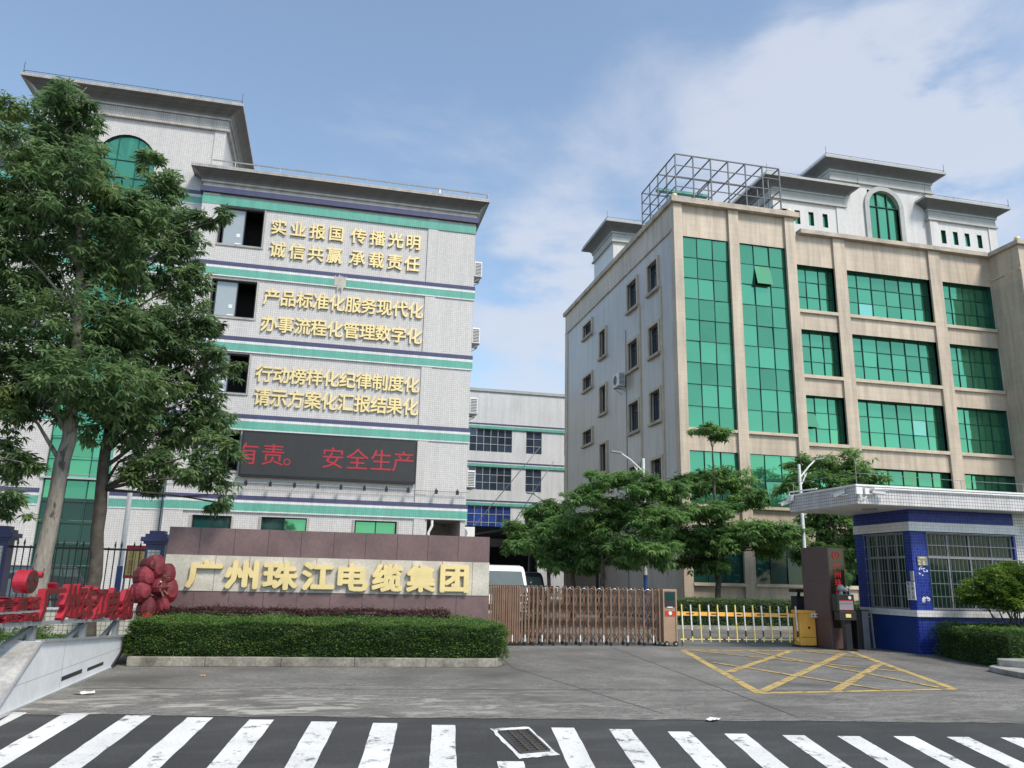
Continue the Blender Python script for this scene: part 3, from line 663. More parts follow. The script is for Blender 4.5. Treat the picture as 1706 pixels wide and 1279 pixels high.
# west side wall
PS = FX(16.0)
A_ = [(36.3, 37.9, 16.64 - 3.55 * k, 18.48 - 3.55 * k) for k in range(4)]; B_ = [(39.2, 40.95, 16.64 - 3.55 * k, 18.5 - 3.55 * k) for k in range(4)]
C_ = [(47.15, 49.2, 17.42 - 3.66 * k, 18.55 - 3.66 * k) for k in range(4)]; D_ = [(44.45, 45.85, 15.17 - 3.62 * k, 17.12 - 3.62 * k) for k in range(4)]
SW = [(a + .16, c - .16, z0 + .1, z1 - .14) for a, c, z0, z1 in A_ + B_ + C_ + D_]
wall(b, PS, 34.46, 53.3, 0, 19.2, SW, .22, 'greywall')
b.face([(16, 53.3, 0), (35, 53.3, 0), (35, 53.3, 20), (16, 53.3, 20)], 'greywall'); b.face([(16, 34.5, 20.4), (22.6, 34.5, 20.4), (22.6, 53.3, 20.4), (16, 53.3, 20.4)], 'concrete'); b.face([(22.6, 34.5, 19.6), (45, 34.5, 19.6), (45, 53.3, 19.6), (22.6, 53.3, 19.6)], 'concrete')
b.face([(22.6, 34.45, 19.5), (22.6, 53.3, 19.5), (22.6, 53.3, 20.55), (22.6, 34.45, 20.55)], 'beige')
b.build('wall', rb)
for a, c, zt in ((15.98, 16.45, 20.55), (19.05, 19.6, 20.55), (22.3, 22.85, 20.55), (25.1, 25.8, 19.7), (31.0, 31.72, 19.7)): b = MB(); b.pbox(PR, a, c, 0, zt, 0, .3, 'beige'); b.build('pilaster', rb)
for (a, c) in S1:                                                     # sills and string courses
    for z in (8.9, 5.26, 1.68): b = MB(); b.pbox(PR, a, c, z - .14, z, -.04 if z < 8 else .02, .16, 'beigetrim'); b.build('sill', rb)
for (a, c) in S2:
    for z in (15.5, 12.02, 8.53, 5.2, 1.68): b = MB(); b.pbox(PR, a, c, z - .17, z, .0, .14, 'beigetrim'); b.build('sill', rb)
b = MB(); b.box(15.82, 23.1, 34.12, 34.62, 20.56, 20.84, 'cap'); b.box(15.82, 16.3, 34.62, 53.5, 20.56, 20.84, 'cap'); b.box(22.6, 23.1, 34.62, 40, 20.56, 20.84, 'cap'); b.box(23.102, 35.2, 34.12, 34.6, 19.7, 19.93, 'cap'); b.box(34.82, 45, 32.2, 32.7, 19.7, 19.93, 'cap'); b.box(34.82, 35.22, 32.7, 34.118, 19.7, 19.93, 'cap'); b.build('parapet_cap', rb)
# projecting east wing
b = MB(); wall(b, FX(35.0), 32.5, 34.5, 0, 19.7, [], .1, 'beige'); wall(b, FY(32.5), 35.0, 45, 0, 19.7, [], .2, 'beige'); b.pbox(FY(32.5), 35.0, 35.8, 0, 19.69, -.12, 0, 'beige'); b.pbox(FX(35), 32.39, 34.3, 18.3, 18.4, -.05, 0, 'beigetrim'); b.pbox(FX(35), 32.6, 33.4, 0, 18.3, -.05, 0, 'beige')
b.box(35.9, 39, 32.44, 32.5, 1.7, 4, 'glassd'); b.build('wall', rb)
for k, (z0, z1) in enumerate(ROW2): glazed(FY(32.3), rb, 35.95, 38.9, z0, z1, 4, 3, .1, 'glass')
# windows of the front
for k, (a, c) in enumerate(S1):
    o = glazed(FY(34.45), rb, a, c, 8.9, 18.83, 3, 9, .07, pale=(), open_=(1, 7) if k == 1 else None, tilt=.007)
    glazed(FY(34.45), rb, a, c, 5.26, 7.8, 3, 2, .07, 'glass', open_=(1, 0) if k == 1 else None)
    glazed(FY(34.45), rb, a, c, 1.68, 4.3, 3, 2, .07, 'glassd')
for (a, c), nu in zip(S2, (3, 6, 4)):
    for r, (z0, z1) in enumerate(ROW2):
        pale = ()
        if nu == 6 and r == 0: pale = ((1, 0),)
        if nu == 6 and r == 2: pale = ((4, 1),)
        glazed(FY(34.42), rb, a, c, z0, z1, nu, 3, .30, 'glass', pale=pale, open_=(0, 1) if (nu == 3 and r == 2) else None, tilt=.006)
    glazed(FY(34.42), rb, a, c, 1.68, 4.1, nu, 2, .30, 'glassd')
# side windows with beige surrounds
for (a, c, z0, z1) in A_ + B_ + C_ + D_:
    f = MB(); t = .16
    f.pbox(PS, a, a + t, z0, z1, -.09, .05, 'beigetrim'); f.pbox(PS, c - t, c, z0, z1, -.09, .05, 'beigetrim'); f.pbox(PS, a + t, c - t, z1 - .14, z1, -.09, .05, 'beigetrim')
    f.pbox(PS, a - .03, c + .03, z0 - .05, z0 + .10, -.16, .05, 'cap')
    aa, cc = a + t, c - t; zz0, zz1 = z0 + .10, z1 - .14; m_ = (aa + cc) / 2
    for u in (aa, m_ - .025, cc - .05): f.pbox(PS, u, u + .05, zz0, zz1, .14, .2, 'winframe')
    for z in (zz0, zz1 - .05, zz0 + (zz1 - zz0) * .72): f.pbox(PS, aa, cc, z, z + .05, .145, .195, 'winframe')
    o = f.build('window', rb); panes(PS, aa, cc, zz0, zz1, 2, 1, .17, 'darkwin', .01).build('glass', o)
b = MB()
for y in (36.18, 39.08): b.pbox(PS, y - .09, y + .09, 2, 16.6 if y > 38 else 16.6, -.05, .0, 'beigetrim')
b.pbox(PS, 52.7, 53.32, 0, 19.2, -.05, 0, 'beigetrim'); b.pbox(PS, 34.5, 53.34, 19.2, 20.56, -.03, .05, 'beige'); b.pbox(PS, 34.62, 53.3, 19.1, 19.2, -.07, .02, 'cap'); b.pbox(PS, 34.31, 34.75, 0, 19.1, -.022, .02, 'beige'); b.pbox(PS, 41.2, 41.28, 0, 15.8, -.03, 0, 'grey')
b.build('side_trim', rb)
# penthouse blocks
def block(x0, x1, y0, y1, zb, z, arch=None, slots=()):
    b = MB(); P = FY(y0); hs = [(s - .17, s + .17, z - 2.12, z - 1.25) for s in slots]
    if arch: hs.append((arch - 1.05, arch + 1.05, zb, 25.16))
    wall(b, P, x0, x1, zb, z - .6, hs, .2, 'pwhite', 'mull')
    b.face([(x0, y0, zb), (x0, y1, zb), (x0, y1, z - .6), (x0, y0, z - .6)], 'pwhite'); b.face([(x1, y0, zb), (x1, y1, zb), (x1, y1, z - .6), (x1, y0, z - .6)], 'pwhite'); b.face([(x0, y1, zb), (x1, y1, zb), (x1, y1, z - .6), (x0, y1, z - .6)], 'pwhite')
    if slots:
        for u in (x0, x1 - .55): b.pbox(P, u, u + .55, zb, z - .72, -.06, 0, 'pwhite')
    o_ = b.build('wall', rb)
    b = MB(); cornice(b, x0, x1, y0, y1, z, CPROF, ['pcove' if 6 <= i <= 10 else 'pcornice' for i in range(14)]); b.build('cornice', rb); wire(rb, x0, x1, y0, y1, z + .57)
    for h in hs[:len(slots)]: glazed(P, rb, h[0], h[1], h[2], h[3], 1, 1, .15, 'glass')
    if arch:
        n = 18; R_ = 1.05; zc = 25.14 - R_; q = [(arch - R_ * math.cos(math.pi * i / n), zc + R_ * math.sin(math.pi * i / n)) for i in range(n + 1)]
        qo = [(arch - 1.35 * math.cos(math.pi * i / n), zc + 1.35 * math.sin(math.pi * i / n)) for i in range(n + 1)]
        f = MB()
        for i in range(n):
            f.face([P(*q[i], -.12), P(*q[i + 1], -.12), P(*qo[i + 1], -.12), P(*qo[i], -.12)], 'pcornice'); f.face([P(*qo[i], -.12), P(*qo[i + 1], -.12), P(*qo[i + 1]), P(*qo[i])], 'pcornice'); f.face([P(*q[i], -.12), P(*q[i + 1], -.12), P(*q[i + 1], .2), P(*q[i], .2)], 'pcornice')
        for s in (-1, 1): f.pbox(P, arch + s * 1.05, arch + s * 1.35, zb, zc, -.12, .18, 'pcornice')
        for u in (-.35, .35): f.pbox(P, arch + u - .02, arch + u + .02, zb, zc + .95, .06, .14, 'mull')
        f.pbox(P, arch - R_, arch + R_, zc + .02, zc + .06, .06, .14, 'mull'); f.pbox(P, arch - R_, arch + R_, 21.4, 21.44, .06, .14, 'mull')
        o = f.build('window', rb); g = panes(P, arch - R_, arch + R_, zb, zc, 3, 2, .16, 'glass', .01)
        for i in range(n): g.face([P(arch, zc, .16), P(*q[i], .16), P(*q[i + 1], .16)], 'glass')
        g.build('glass', o)
block(28.0, 35.0, 38.0, 45, 19.6, 26.13, arch=31.5)
block(23.85, 28.6, 37.8, 44, 19.6, 24.27, slots=(24.6, 25.45, 26.35, 27.28))
block(34.5, 39.3, 37.8, 44, 19.6, 24.25, slots=(35.44, 36.3, 37.15, 38.05))
block(16.6, 24.5, 44.8, 48.6, 20.4, 23.65)
for p in ((16.1, 34.4, 20.84), (22.65, 34.4, 20.84), (35.1, 32.45, 19.93)):
    b = MB(); b.sphere((p[0], p[1], p[2] + .13), .16, 'tank', 12); b.tube([p, (p[0], p[1], p[2] + .05)], .08, 'tank', 10); b.build('roof_lamp', rb)
b = MB(); b.tube([(16.9, 42, 20.4), (16.9, 42, 21.6), (17.2, 41.6, 21.7)], .09, 'white', 8); b.tube([(16.9, 40.9, 20.4), (16.9, 40.9, 21.2)], .11, 'white', 8); b.build('vent_pipe', rb)
ac_unit(16.0, 41.6, 12.45, 'white air conditioner on the grey side wall of the beige building', '-')
# rooftop cage
cg = thing('roof_frame', 'grey steel frame cage standing on the corner of the beige building roof', 'steel frame', (19.5, 37.2, 20.4))
X = [16.45 + i * 1.017 for i in range(7)]; Y = [34.92, 36.05, 37.2, 38.35, 39.5]; Z0, Z1, ZM = 20.4, 23.72, 22.42
post = None
for i, x in enumerate(X):
    for j, y in enumerate(Y):
        if j in (0, 4) or i in (0, 6) or (i == 3 and j == 2):
            b = MB(); b.box(x - .03, x + .03, y - .03, y + .03, Z0, Z1, 'cage'); b.build('post', cg)
b = MB()
for x in X: b.bar((x, Y[0], Z1), (x, Y[-1], Z1), .055, .055, 'cage')
for y in (Y[0], Y[2], Y[-1]): b.bar((X[0], y, Z1 + .004), (X[-1], y, Z1 + .004), .06, .06, 'cage')
for y in (Y[0], Y[-1]):
    for z in (ZM, 21.25, 23.08, 21.85): b.bar((X[0], y, z), (X[-1], y, z), .045, .045, 'cage')
for x in (X[0], X[-1]):
    for z in (ZM, 21.25, 23.08, 21.85): b.bar((x, Y[0], z + .003), (x, Y[-1], z + .003), .045, .045, 'cage')
for x in (X[2], X[4]): b.bar((x, Y[0], ZM + .01), (x, Y[-1], ZM + .01), .05, .05, 'cage'); 
b.bar((X[0], Y[0], 21.3), (X[0], Y[2], 22.4), .04, .04, 'cage'); b.bar((X[6], Y[0], 21.3), (X[6], Y[2], 22.4), .04, .04, 'cage'); b.build('beam', cg)
b = MB(); b.box(16.6, 19.7, 37.6, 37.9, 23.0, 23.14, 'greent'); b.box(16.3, 18.2, 38.8, 40.6, 21.28, 21.34, 'tarp'); b.build('gutter', cg)

# ------------------------------------------------------------------ white factory block behind
fb = thing('factory_building', 'plain white factory block with dark gridded windows between the two office buildings', 'building', (20, 74, 0))
PB = FY(68.0); xs = [(11.6, 15.46), (16.75, 18.2), (20.3, 23.5), (25, 28.5)]; rows = [(12.5, 14.55), (9.1, 11.15), (5.6, 7.75)]
b = MB(); wall(b, PB, 5, 42, 0, 18.1, [(a, c, *r) for a, c in xs for r in rows], .2, 'factory')
b.face([(5, 68, 18.1), (42, 68, 18.1), (42, 84, 18.1), (5, 84, 18.1)], 'concrete'); b.face([(5, 68, 0), (5, 84, 0), (5, 84, 18.1), (5, 68, 18.1)], 'factory'); b.face([(42, 68, 0), (42, 84, 0), (42, 84, 18.1), (42, 68, 18.1)], 'factory'); b.face([(5, 84, 0), (42, 84, 0), (42, 84, 18.1), (5, 84, 18.1)], 'factory'); b.pbox(PB, 5, 42, 17.95, 18.2, -.12, .3, 'pcornice'); b.build('wall', fb)
for zt in (15.02, 11.62, 8.22):
    b = MB(); b.pbox(PB, 5, 42, zt - .10, zt, -.14, 0, 'navyt'); b.pbox(PB, 5, 42, zt - .22, zt - .10, -.10, 0, 'whitet'); b.pbox(PB, 5, 42, zt - .47, zt - .22, -.12, 0, 'greent'); b.build('stripe', fb)
for ri, r in enumerate(rows):
    for ci, (a, c) in enumerate(xs):
        nu = 6 if c - a > 3 else 2
        f = mullions(PB, a, c, r[0], r[1], nu, 3, .08, 'alu', .045, .06); f.face([PB(a, r[0], .6), PB(c, r[0], .6), PB(c, r[1], .6), PB(a, r[1], .6)], 'room')
        o = f.build('window', fb); panes(PB, a, c, r[0], r[1], nu, 3, .1, 'bluewin' if (ri == 2 and ci == 0) else 'darkwin', .01).build('glass', o)
# black shade shed in the gap
sh = thing('carport', 'black shade net carport roof in the gap between the two buildings', 'carport', (11.5, 50, 0))
b = MB(); b.add([(7.2, 45, 3.95), (15.9, 45, 5.5), (15.9, 60, 5.6), (7.2, 60, 4.05), (7.2, 45, 3.85), (15.9, 45, 5.4), (15.9, 60, 5.5), (7.2, 60, 3.95)], [(0, 1, 2, 3), (7, 6, 5, 4), (0, 4, 5, 1), (1, 5, 6, 2), (2, 6, 7, 3), (3, 7, 4, 0)], 'tarp')
b.box(7.2, 15.9, 45.1, 45.2, 3.4, 3.86, 'tarp'); b.build('roof', sh)
b = MB(); b.box(6.5, 15.9, 60.2, 60.35, 0, 5.5, 'tarp'); b.build('dark_backing', sh)  # added black sheet, stands in for the shaded depth under the roof
for x, y in ((7.4, 45.3), (11.5, 45.3), (15.6, 45.3), (7.4, 59.5), (15.6, 59.5)):
    b = MB(); b.box(x - .07, x + .07, y - .07, y + .07, 0, 3.9, 'black'); b.build('post', sh)
b = MB(); b.tube([(8.0, 46, 4.2), (17.5, 66, 12.8)], .03, 'steel', 4); b.tube([(10.5, 46, 4.6), (18.8, 66, 11.7)], .03, 'steel', 4); tag(b.build('stay_cable'), 'pair of steel stay cables rising from the black carport to the factory', 'cable')
# ------------------------------------------------------------------ foliage builder
import numpy as np
def leaf_arrays(centres, outs, k, ln, wd, seed, droop=.45, spread=1.0, up=0.0):
    """whorls of k leaves at each centre; returns verts (n,4,3)"""
    r = np.random.RandomState(seed); n = len(centres)
    az = r.uniform(0, 2 * np.pi, (n, 1)) + np.arange(k)[None, :] * (2 * np.pi / k) + r.normal(0, .25, (n, k))
    el = -droop + r.normal(0, .32, (n, k)) + up
    d = np.stack([np.cos(az) * np.cos(el), np.sin(az) * np.cos(el), np.sin(el)], -1) * spread + outs[:, None, :] * .45
    d /= np.linalg.norm(d, axis=-1, keepdims=True)
    side = np.cross(d, np.array([0, 0, 1.0])) + r.normal(0, .25, d.shape); side /= np.linalg.norm(side, axis=-1, keepdims=True)
    L_ = ln * r.uniform(.7, 1.25, (n, k, 1)); W_ = wd * r.uniform(.8, 1.2, (n, k, 1))
    b = centres[:, None, :] + d * L_ * .12
    dn = np.array([0, 0, -1.0]) * L_ * .12
    v = np.stack([b, b + d * L_ * .5 + side * W_ * .5, b + d * L_ + dn, b + d * L_ * .5 - side * W_ * .5], 2)
    return v.reshape(-1, 4, 3)
def leaf_mesh(name, quads, mats, parent, idx=None, extra=None):
    n = len(quads); me = bpy.data.meshes.new(name)
    off = np.array(rootloc(parent)) if parent else np.zeros(3)
    me.vertices.add(n * 4); me.loops.add(n * 4); me.polygons.add(n)
    me.vertices.foreach_set('co', (quads.reshape(-1, 3) - off).astype(np.float32).ravel()); me.loops.foreach_set('vertex_index', np.arange(n * 4, dtype=np.int32)); me.polygons.foreach_set('loop_start', np.arange(n, dtype=np.int32) * 4)
    for m in mats: me.materials.append(M[m])
    if idx is not None: me.polygons.foreach_set('material_index', idx.astype(np.int32))
    me.update(calc_edges=True); me.validate()
    o = bpy.data.objects.new(name, me); COL.objects.link(o)
    if parent: o.parent = parent
    return o
def crown(name, lobes, dens, k, ln, wd, mat, parent, seed, flat=.8, droop=.45, inner=.35):
    r = np.random.RandomState(seed); C_ = []; O_ = []
    for x, y, z, R in lobes:
        n = int(dens * R ** 1.7) + 8
        d = r.normal(size=(n, 3)); d /= np.linalg.norm(d, axis=1, keepdims=True)
        # twigs: clusters bunch along a handful of sprays so that gaps stay open between them
        sp = r.normal(size=(max(5, int(n / 9)), 3)); sp /= np.linalg.norm(sp, axis=1, keepdims=True); sp[:, 2] = sp[:, 2] * .8 + .05
        ln_ = r.uniform(.62, 1.30, len(sp)); j = r.randint(0, len(sp), n)
        f_ = inner + (1 - inner) * r.uniform(0, 1, (n, 1)) ** .55
        off_ = sp[j] * ln_[j][:, None] * f_ * R + d * R * .20
        off_[:, 2] -= .10 * R * (f_[:, 0] * ln_[j]) ** 2
        p = np.array([x, y, z]) + off_ * np.array([1, 1, flat]); d = .4 * d + sp[j]; d /= np.linalg.norm(d, axis=1, keepdims=True); C_.append(p); O_.append(d)
    C_ = np.concatenate(C_); O_ = np.concatenate(O_)
    return leaf_mesh(name, leaf_arrays(C_, O_, k, ln, wd, seed + 1, droop), [mat], parent)
def tree(name, label, base, trunkpts, r0, lobes, bark, mat, seed, dens, k, ln, wd, flat=.8, group=None, droop=.45, limbs=True):
    t = thing(name, label, 'tree', (base[0], base[1], 0), group); rr = random.Random(seed)
    b = MB(); pts = [Vector(p) for p in trunkpts]; fine = []
    for i in range(len(pts) - 1):
        for q in range(5): fine.append(pts[i].lerp(pts[i + 1], q / 5))
    fine.append(pts[-1]); n = len(fine)
    fine = [p + Vector((rr.gauss(0, .018), rr.gauss(0, .018), 0)) * (1 if 0 < i else 0) for i, p in enumerate(fine)]
    rad = [r0 * (1 - .82 * (i / (n - 1)) ** 1.1) * (1.35 if i == 0 else 1.12 if i == 1 else 1) * rr.uniform(.95, 1.05) for i in range(n)]
    b.tube(fine, rad, bark, 10)
    for x, y, z, R in lobes:
        T_ = Vector((x, y, z)); zs = max(trunkpts[2][2] * .85 if len(trunkpts) > 2 else 1.5, z - R * .6 - .9 * ((T_.x - base[0]) ** 2 + (T_.y - base[1]) ** 2) ** .5 * .6)
        zs = min(zs, fine[-2].z); s = min(fine, key=lambda p: abs(p.z - zs)); i = fine.index(s)
        m_ = s.lerp(T_, .5) + Vector((rr.gauss(0, .12), rr.gauss(0, .12), .12 * R)); r_ = min(rad[i] * .55, .03 + .035 * R)
        b.tube([s, s.lerp(m_, .55), m_, T_], [r_, r_ * .75, r_ * .55, r_ * .2], bark, 6)
        for _ in range(4):
            e = T_ + Vector((rr.gauss(0, 1), rr.gauss(0, 1), rr.gauss(0, .6) * flat)).normalized() * R * .85; b.tube([m_.lerp(T_, rr.uniform(.3, .9)), e], [r_ * .35, .008], bark, 4)
    b.build('trunk', t, smooth=True)
    crown('crown', lobes, dens, k, ln, wd, mat, t, seed, flat, droop)
    return t
def hedge(name, label, cat, poly, z0, z1, n, ls, core, mat, seed, lip=.0, group=None, bumpy=.04):
    """clipped hedge: a dark woody core wrapped in leaf-sized faces"""
    cx, cy = sum(p[0] for p in poly) / len(poly), sum(p[1] for p in poly) / len(poly)
    t = thing(name, label, cat, (cx, cy, z0), group)
    b = MB(); ins = [(cx + (x - cx) * .975, cy + (y - cy) * .94) for x, y in poly]; b.prism(ins, z0, z1 - .07, core); b.build('stems', t)
    r = np.random.RandomState(seed); segs = []; m = len(poly)
    area = abs(sum(poly[i][0] * poly[(i + 1) % m][1] - poly[(i + 1) % m][0] * poly[i][1] for i in range(m))) / 2
    for i in range(m): a = np.array(poly[i]); c = np.array(poly[(i + 1) % m]); segs.append((a, c, np.linalg.norm(c - a) * (z1 - z0)))
    tot = area + sum(s[2] for s in segs); C_ = []; O_ = []
    for a, c, ar in segs:
        q = int(n * ar / tot); u = r.uniform(0, 1, q); v = r.uniform(0.02, 1, q) ** .9; p = a[None] + (c - a)[None] * u[:, None]
        nn = np.array([(c - a)[1], -(c - a)[0]]); nn = nn / np.linalg.norm(nn)
        if np.dot(nn, (a + c) / 2 - np.array([cx, cy])) < 0: nn = -nn
        bulge = r.normal(0, .025, q) + np.where(r.uniform(0, 1, q) < .04, r.uniform(0, .09, q), 0) + bumpy * np.array([noise.noise((p[i][0] * 1.7, p[i][1] * 1.7, v[i] * 2.5)) for i in range(q)]) - .10 * np.clip((v - .86) / .14, 0, 1) ** 2
        C_.append(np.stack([p[:, 0] + nn[0] * bulge, p[:, 1] + nn[1] * bulge, z0 + (z1 - z0) * v], 1)); O_.append(np.tile([nn[0], nn[1], .3], (q, 1)))
    q = int(n * area / tot); xs = [p[0] for p in poly]; ys = [p[1] for p in poly]; P_ = []
    def inside(x, y):
        s = False; j = m - 1
        for i in range(m):
            if (poly[i][1] > y) != (poly[j][1] > y) and x < (poly[j][0] - poly[i][0]) * (y - poly[i][1]) / (poly[j][1] - poly[i][1]) + poly[i][0]: s = not s
            j = i
        return s
    while len(P_) < q:
        x, y = r.uniform(min(xs), max(xs)), r.uniform(min(ys), max(ys))
        if inside(x, y): P_.append((x, y, z1 + r.normal(0, .018) + (r.uniform(0, .10) if r.uniform() < .05 else 0) + bumpy * .8 * noise.noise((x * 1.5, y * 1.5, 4))))
    C_.append(np.array(P_)); O_.append(np.tile([0, 0, 1.0], (q, 1)))
    C_ = np.concatenate(C_); O_ = np.concatenate(O_)
    leaf_mesh('foliage', leaf_arrays(C_, O_, 2, ls, ls * .55, seed + 1, .1, .8), [mat], t)
    return t

# ------------------------------------------------------------------ company sign wall, planter, hedges
sw = thing('sign_wall', 'low purple granite wall with a pale band and large gold company characters', 'sign', (.2, 20.2, 0))
SX0, SX1, SZ = -3.59, 4.02, 2.69; PG = FY(20.0)
b = MB(); b.box(SX0, SX1, 20.0, 20.5, 0, 1.25, 'granite'); b.box(SX0 - .002, SX1 + .002, 20.0, 20.5, 2.06, SZ, 'granite'); b.build('wall', sw)
b = MB(); b.box(SX0 - .01, SX1 + .01, 19.985, 20.51, 1.252, 2.058, 'stone'); b.build('stone_band', sw)
b = MB()
for x in (-2.9, -2.13, -1.36, -.6, .17, .93, 1.7, 2.46, 3.22): b.box(x - .007, x + .007, 19.9975, 20.002, 2.065, SZ - .002, 'joint'); b.box(x - .007, x + .007, 19.9975, 20.002, .1, 1.245, 'joint')
for x in (-2.5, -1.74, -.98, -.2, .55, 1.32, 2.08, 2.84, 3.6): b.box(x - .005, x + .005, 19.982, 19.99, 1.256, 2.055, 'granite')
b.build('joints', sw)
CX = [(-3.11, -2.31, 1.31, 1.955), (-2.27, -1.50, 1.30, 1.96), (-1.41, -.60, 1.30, 1.96), (-.53, .25, 1.30, 1.955), (.31, 1.04, 1.30, 1.955), (1.12, 1.87, 1.30, 1.965), (1.95, 2.68, 1.305, 1.96), (2.78, 3.50, 1.31, 1.98)]
CX[0] = (-3.11, -2.31, 1.31, 1.955)
for ch, (a, c, z0, z1) in zip('广州珠江电缆集团', CX):
    q = MB(); put_char(q, ch, FY(19.985), (a + c) / 2, (z0 + z1) / 2, c - a, z1 - z0, .09, .044, 'gold', 'goldside', fit=True); q.build('character', sw)
KP = [(-3.36, 16.17), (3.36, 15.84), (3.62, 16.4), (3.6, 19.9), (-3.5, 19.9), (-3.62, 17.2)]
t = thing('planter_kerb', 'weathered concrete kerb of the planter under the long green hedge', 'kerb', (0, 16.2, 0))
b = MB()
for i in range(5):
    a = Vector(KP[0]).lerp(Vector(KP[1]), i / 5 + (.0004 if i else 0)); c = Vector(KP[0]).lerp(Vector(KP[1]), (i + 1) / 5 - .0004)
    b.prism([(a.x, a.y), (c.x, c.y), (c.x + .01, c.y + .14), (a.x + .01, a.y + .14)], 0, .165 + rng.uniform(-.004, .004), 'kerb')
b.prism([(3.364, 15.845), (3.62, 16.3), (3.6, 19.9), (3.47, 19.9), (3.47, 16.32), (3.364, 16.0)], 0, .16, 'kerb'); b.build('kerb', t, bevel=.012)
b = MB(); b.prism([(-3.3, 16.33), (3.34, 16.02), (3.46, 16.35), (3.46, 19.95), (-3.45, 19.95)], 0, .11, 'hcore'); b.build('soil', t)
hedge('hedge', 'long clipped green hedge along the kerb in front of the gold character sign', 'hedge', [(-3.42, 16.32), (3.42, 15.99), (3.66, 16.3), (3.62, 18.6), (2.95, 19.0), (2.9, 18.35), (-3.2, 18.4), (-3.5, 17.4)], .12, .745, 42000, .05, 'hcore', 'leafH', 11, bumpy=.09)
hedge('red_hedge', 'dark reddish brown hedge strip between the green hedge and the granite sign', 'hedge', [(-3.3, 18.45), (2.85, 18.45), (2.85, 19.35), (-3.3, 19.35)], .11, .89, 15000, .055, 'rcore', 'leafR', 12, bumpy=.08)

# ------------------------------------------------------------------ retractable gate
gt = thing('retractable_gate', 'bronze telescopic driveway gate of folding lattice posts, closed across the entrance', 'gate', (6.9, 21.0, 0))
PX = [3.6 + .0575 * i for i in range(14)] + [4.39, 4.45, 4.51, 4.57, 4.62, 4.68, 4.74, 4.79, 4.85, 4.91, 4.97, 5.03, 5.10, 5.19, 5.28, 5.40, 5.51, 5.65, 5.79, 5.95, 6.12, 6.31, 6.50, 6.69, 6.91, 7.12, 7.34, 7.55, 7.78, 8.02, 8.25, 8.49, 8.75, 8.94]
PX = [3.62, 3.7, 3.78, 3.86, 3.94, 4.02, 4.10, 4.18, 4.26, 4.33] + PX[14:]
GH = 1.50; YF, YB = 20.82, 21.18
pm = MB(); x = 0
pm.box(-.021, .021, YF - .02, YF + .02, .06, GH - .06, 'bronze'); pm.box(-.021, .021, YB - .02, YB + .02, .06, GH - .06, 'bronze')
pm.tube([(0, YF, GH - .08), (0, YF + .03, GH - .015), (0, YF + .09, GH), (0, YB - .09, GH), (0, YB - .03, GH - .015), (0, YB, GH - .08)], .022, 'bronze', 6)
p0 = None
for i, px_ in enumerate(PX):
    if p0 is None:
        p0 = pm.build('post', gt, local=True); p0.location = (px_ - 6.9, -21.0, 0); o = p0
    else: o = p0.copy(); COL.objects.link(o); o.location = (px_ - 6.9, -21.0, 0)
b = MB()
for a, c in zip(PX[:-1], PX[1:]):
    if c - a < .085: continue
    for y in (YF + .05, YB - .05):
        for z0, z1 in ((.12, .62), (.52, 1.02), (.92, 1.42)):
            b.bar((a, y, z0), (c, y + .004, z1), .014, .03, 'bronze', (0, 1, 0)); b.bar((a, y + .013, z1), (c, y + .017, z0), .014, .03, 'bronze', (0, 1, 0))
b.build('lattice', gt)
b = MB()
for i, (a, c) in enumerate(zip(PX[:-1], PX[1:])):
    if c - a < .085: continue
    n = 7; b.tube([((a + c) / 2 + (c - a) / 2 * math.cos(math.pi * k / n), YF + .02, GH - .2 + .17 * math.sin(math.pi * k / n)) for k in range(n + 1)], .011, 'chrome' if i % 2 else 'bronze', 5)
b.build('hoop', gt)
b = MB()
for i in range(11, len(PX), 2):
    for y in (YF, YB):
        b.cyl((PX[i], y, .045), (0, 1, 0), .045, .03, 'rubber', 12); b.box(PX[i] - .03, PX[i] + .03, y - .03, y + .03, .05, .10, 'black')
b.build('wheel', gt)
b = MB()
for i in [11, 14, 18, 23, 27, 30, 33, 36, 39, 42]:
    if i < len(PX): b.box(PX[i] - .014, PX[i] + .014, YF - .024, YF - .0205, .1, .27, 'white')
b.build('reflector', gt)
mh = MB(); mh.box(9.02, 9.43, 20.76, 21.24, .09, 1.49, 'bronzel'); m_o = mh.build('motor_head', gt, bevel=.012)
b = MB(); b.box(9.02 + .005, 9.06, 20.74, 20.757, .1, 1.485, 'yell' if 0 else 'bronzel'); b.box(9.385, 9.425, 20.74, 20.757, .1, 1.485, 'bronzel'); b.box(9.06, 9.385, 20.74, 20.757, 1.43, 1.485, 'bronzel'); b.build('frame', m_o)
b = MB(); b.box(9.07, 9.375, 20.745, 20.758, 1.02, 1.42, 'blackp'); b.box(9.10, 9.345, 20.742, 20.744, 1.2, 1.38, 'glassd'); b.box(9.14, 9.3, 20.74, 20.744, 1.0, 1.03, 'white'); b.build('panel', m_o)
b = MB(); b.box(9.08, 9.365, 20.748, 20.757, .78, .92, 'redbright'); b.cyl((9.222, 20.745, .86), (0, 1, 0), .05, .02, 'white', 14); b.build('badge', m_o)
for x in (9.10, 9.36):
    b = MB(); b.cyl((x, 20.74, .07), (0, 1, 0), .07, .05, 'rubber', 16); b.cyl((x, 20.712, .07), (0, 1, 0), .03, .012, 'chrome', 10); b.build('wheel', m_o)

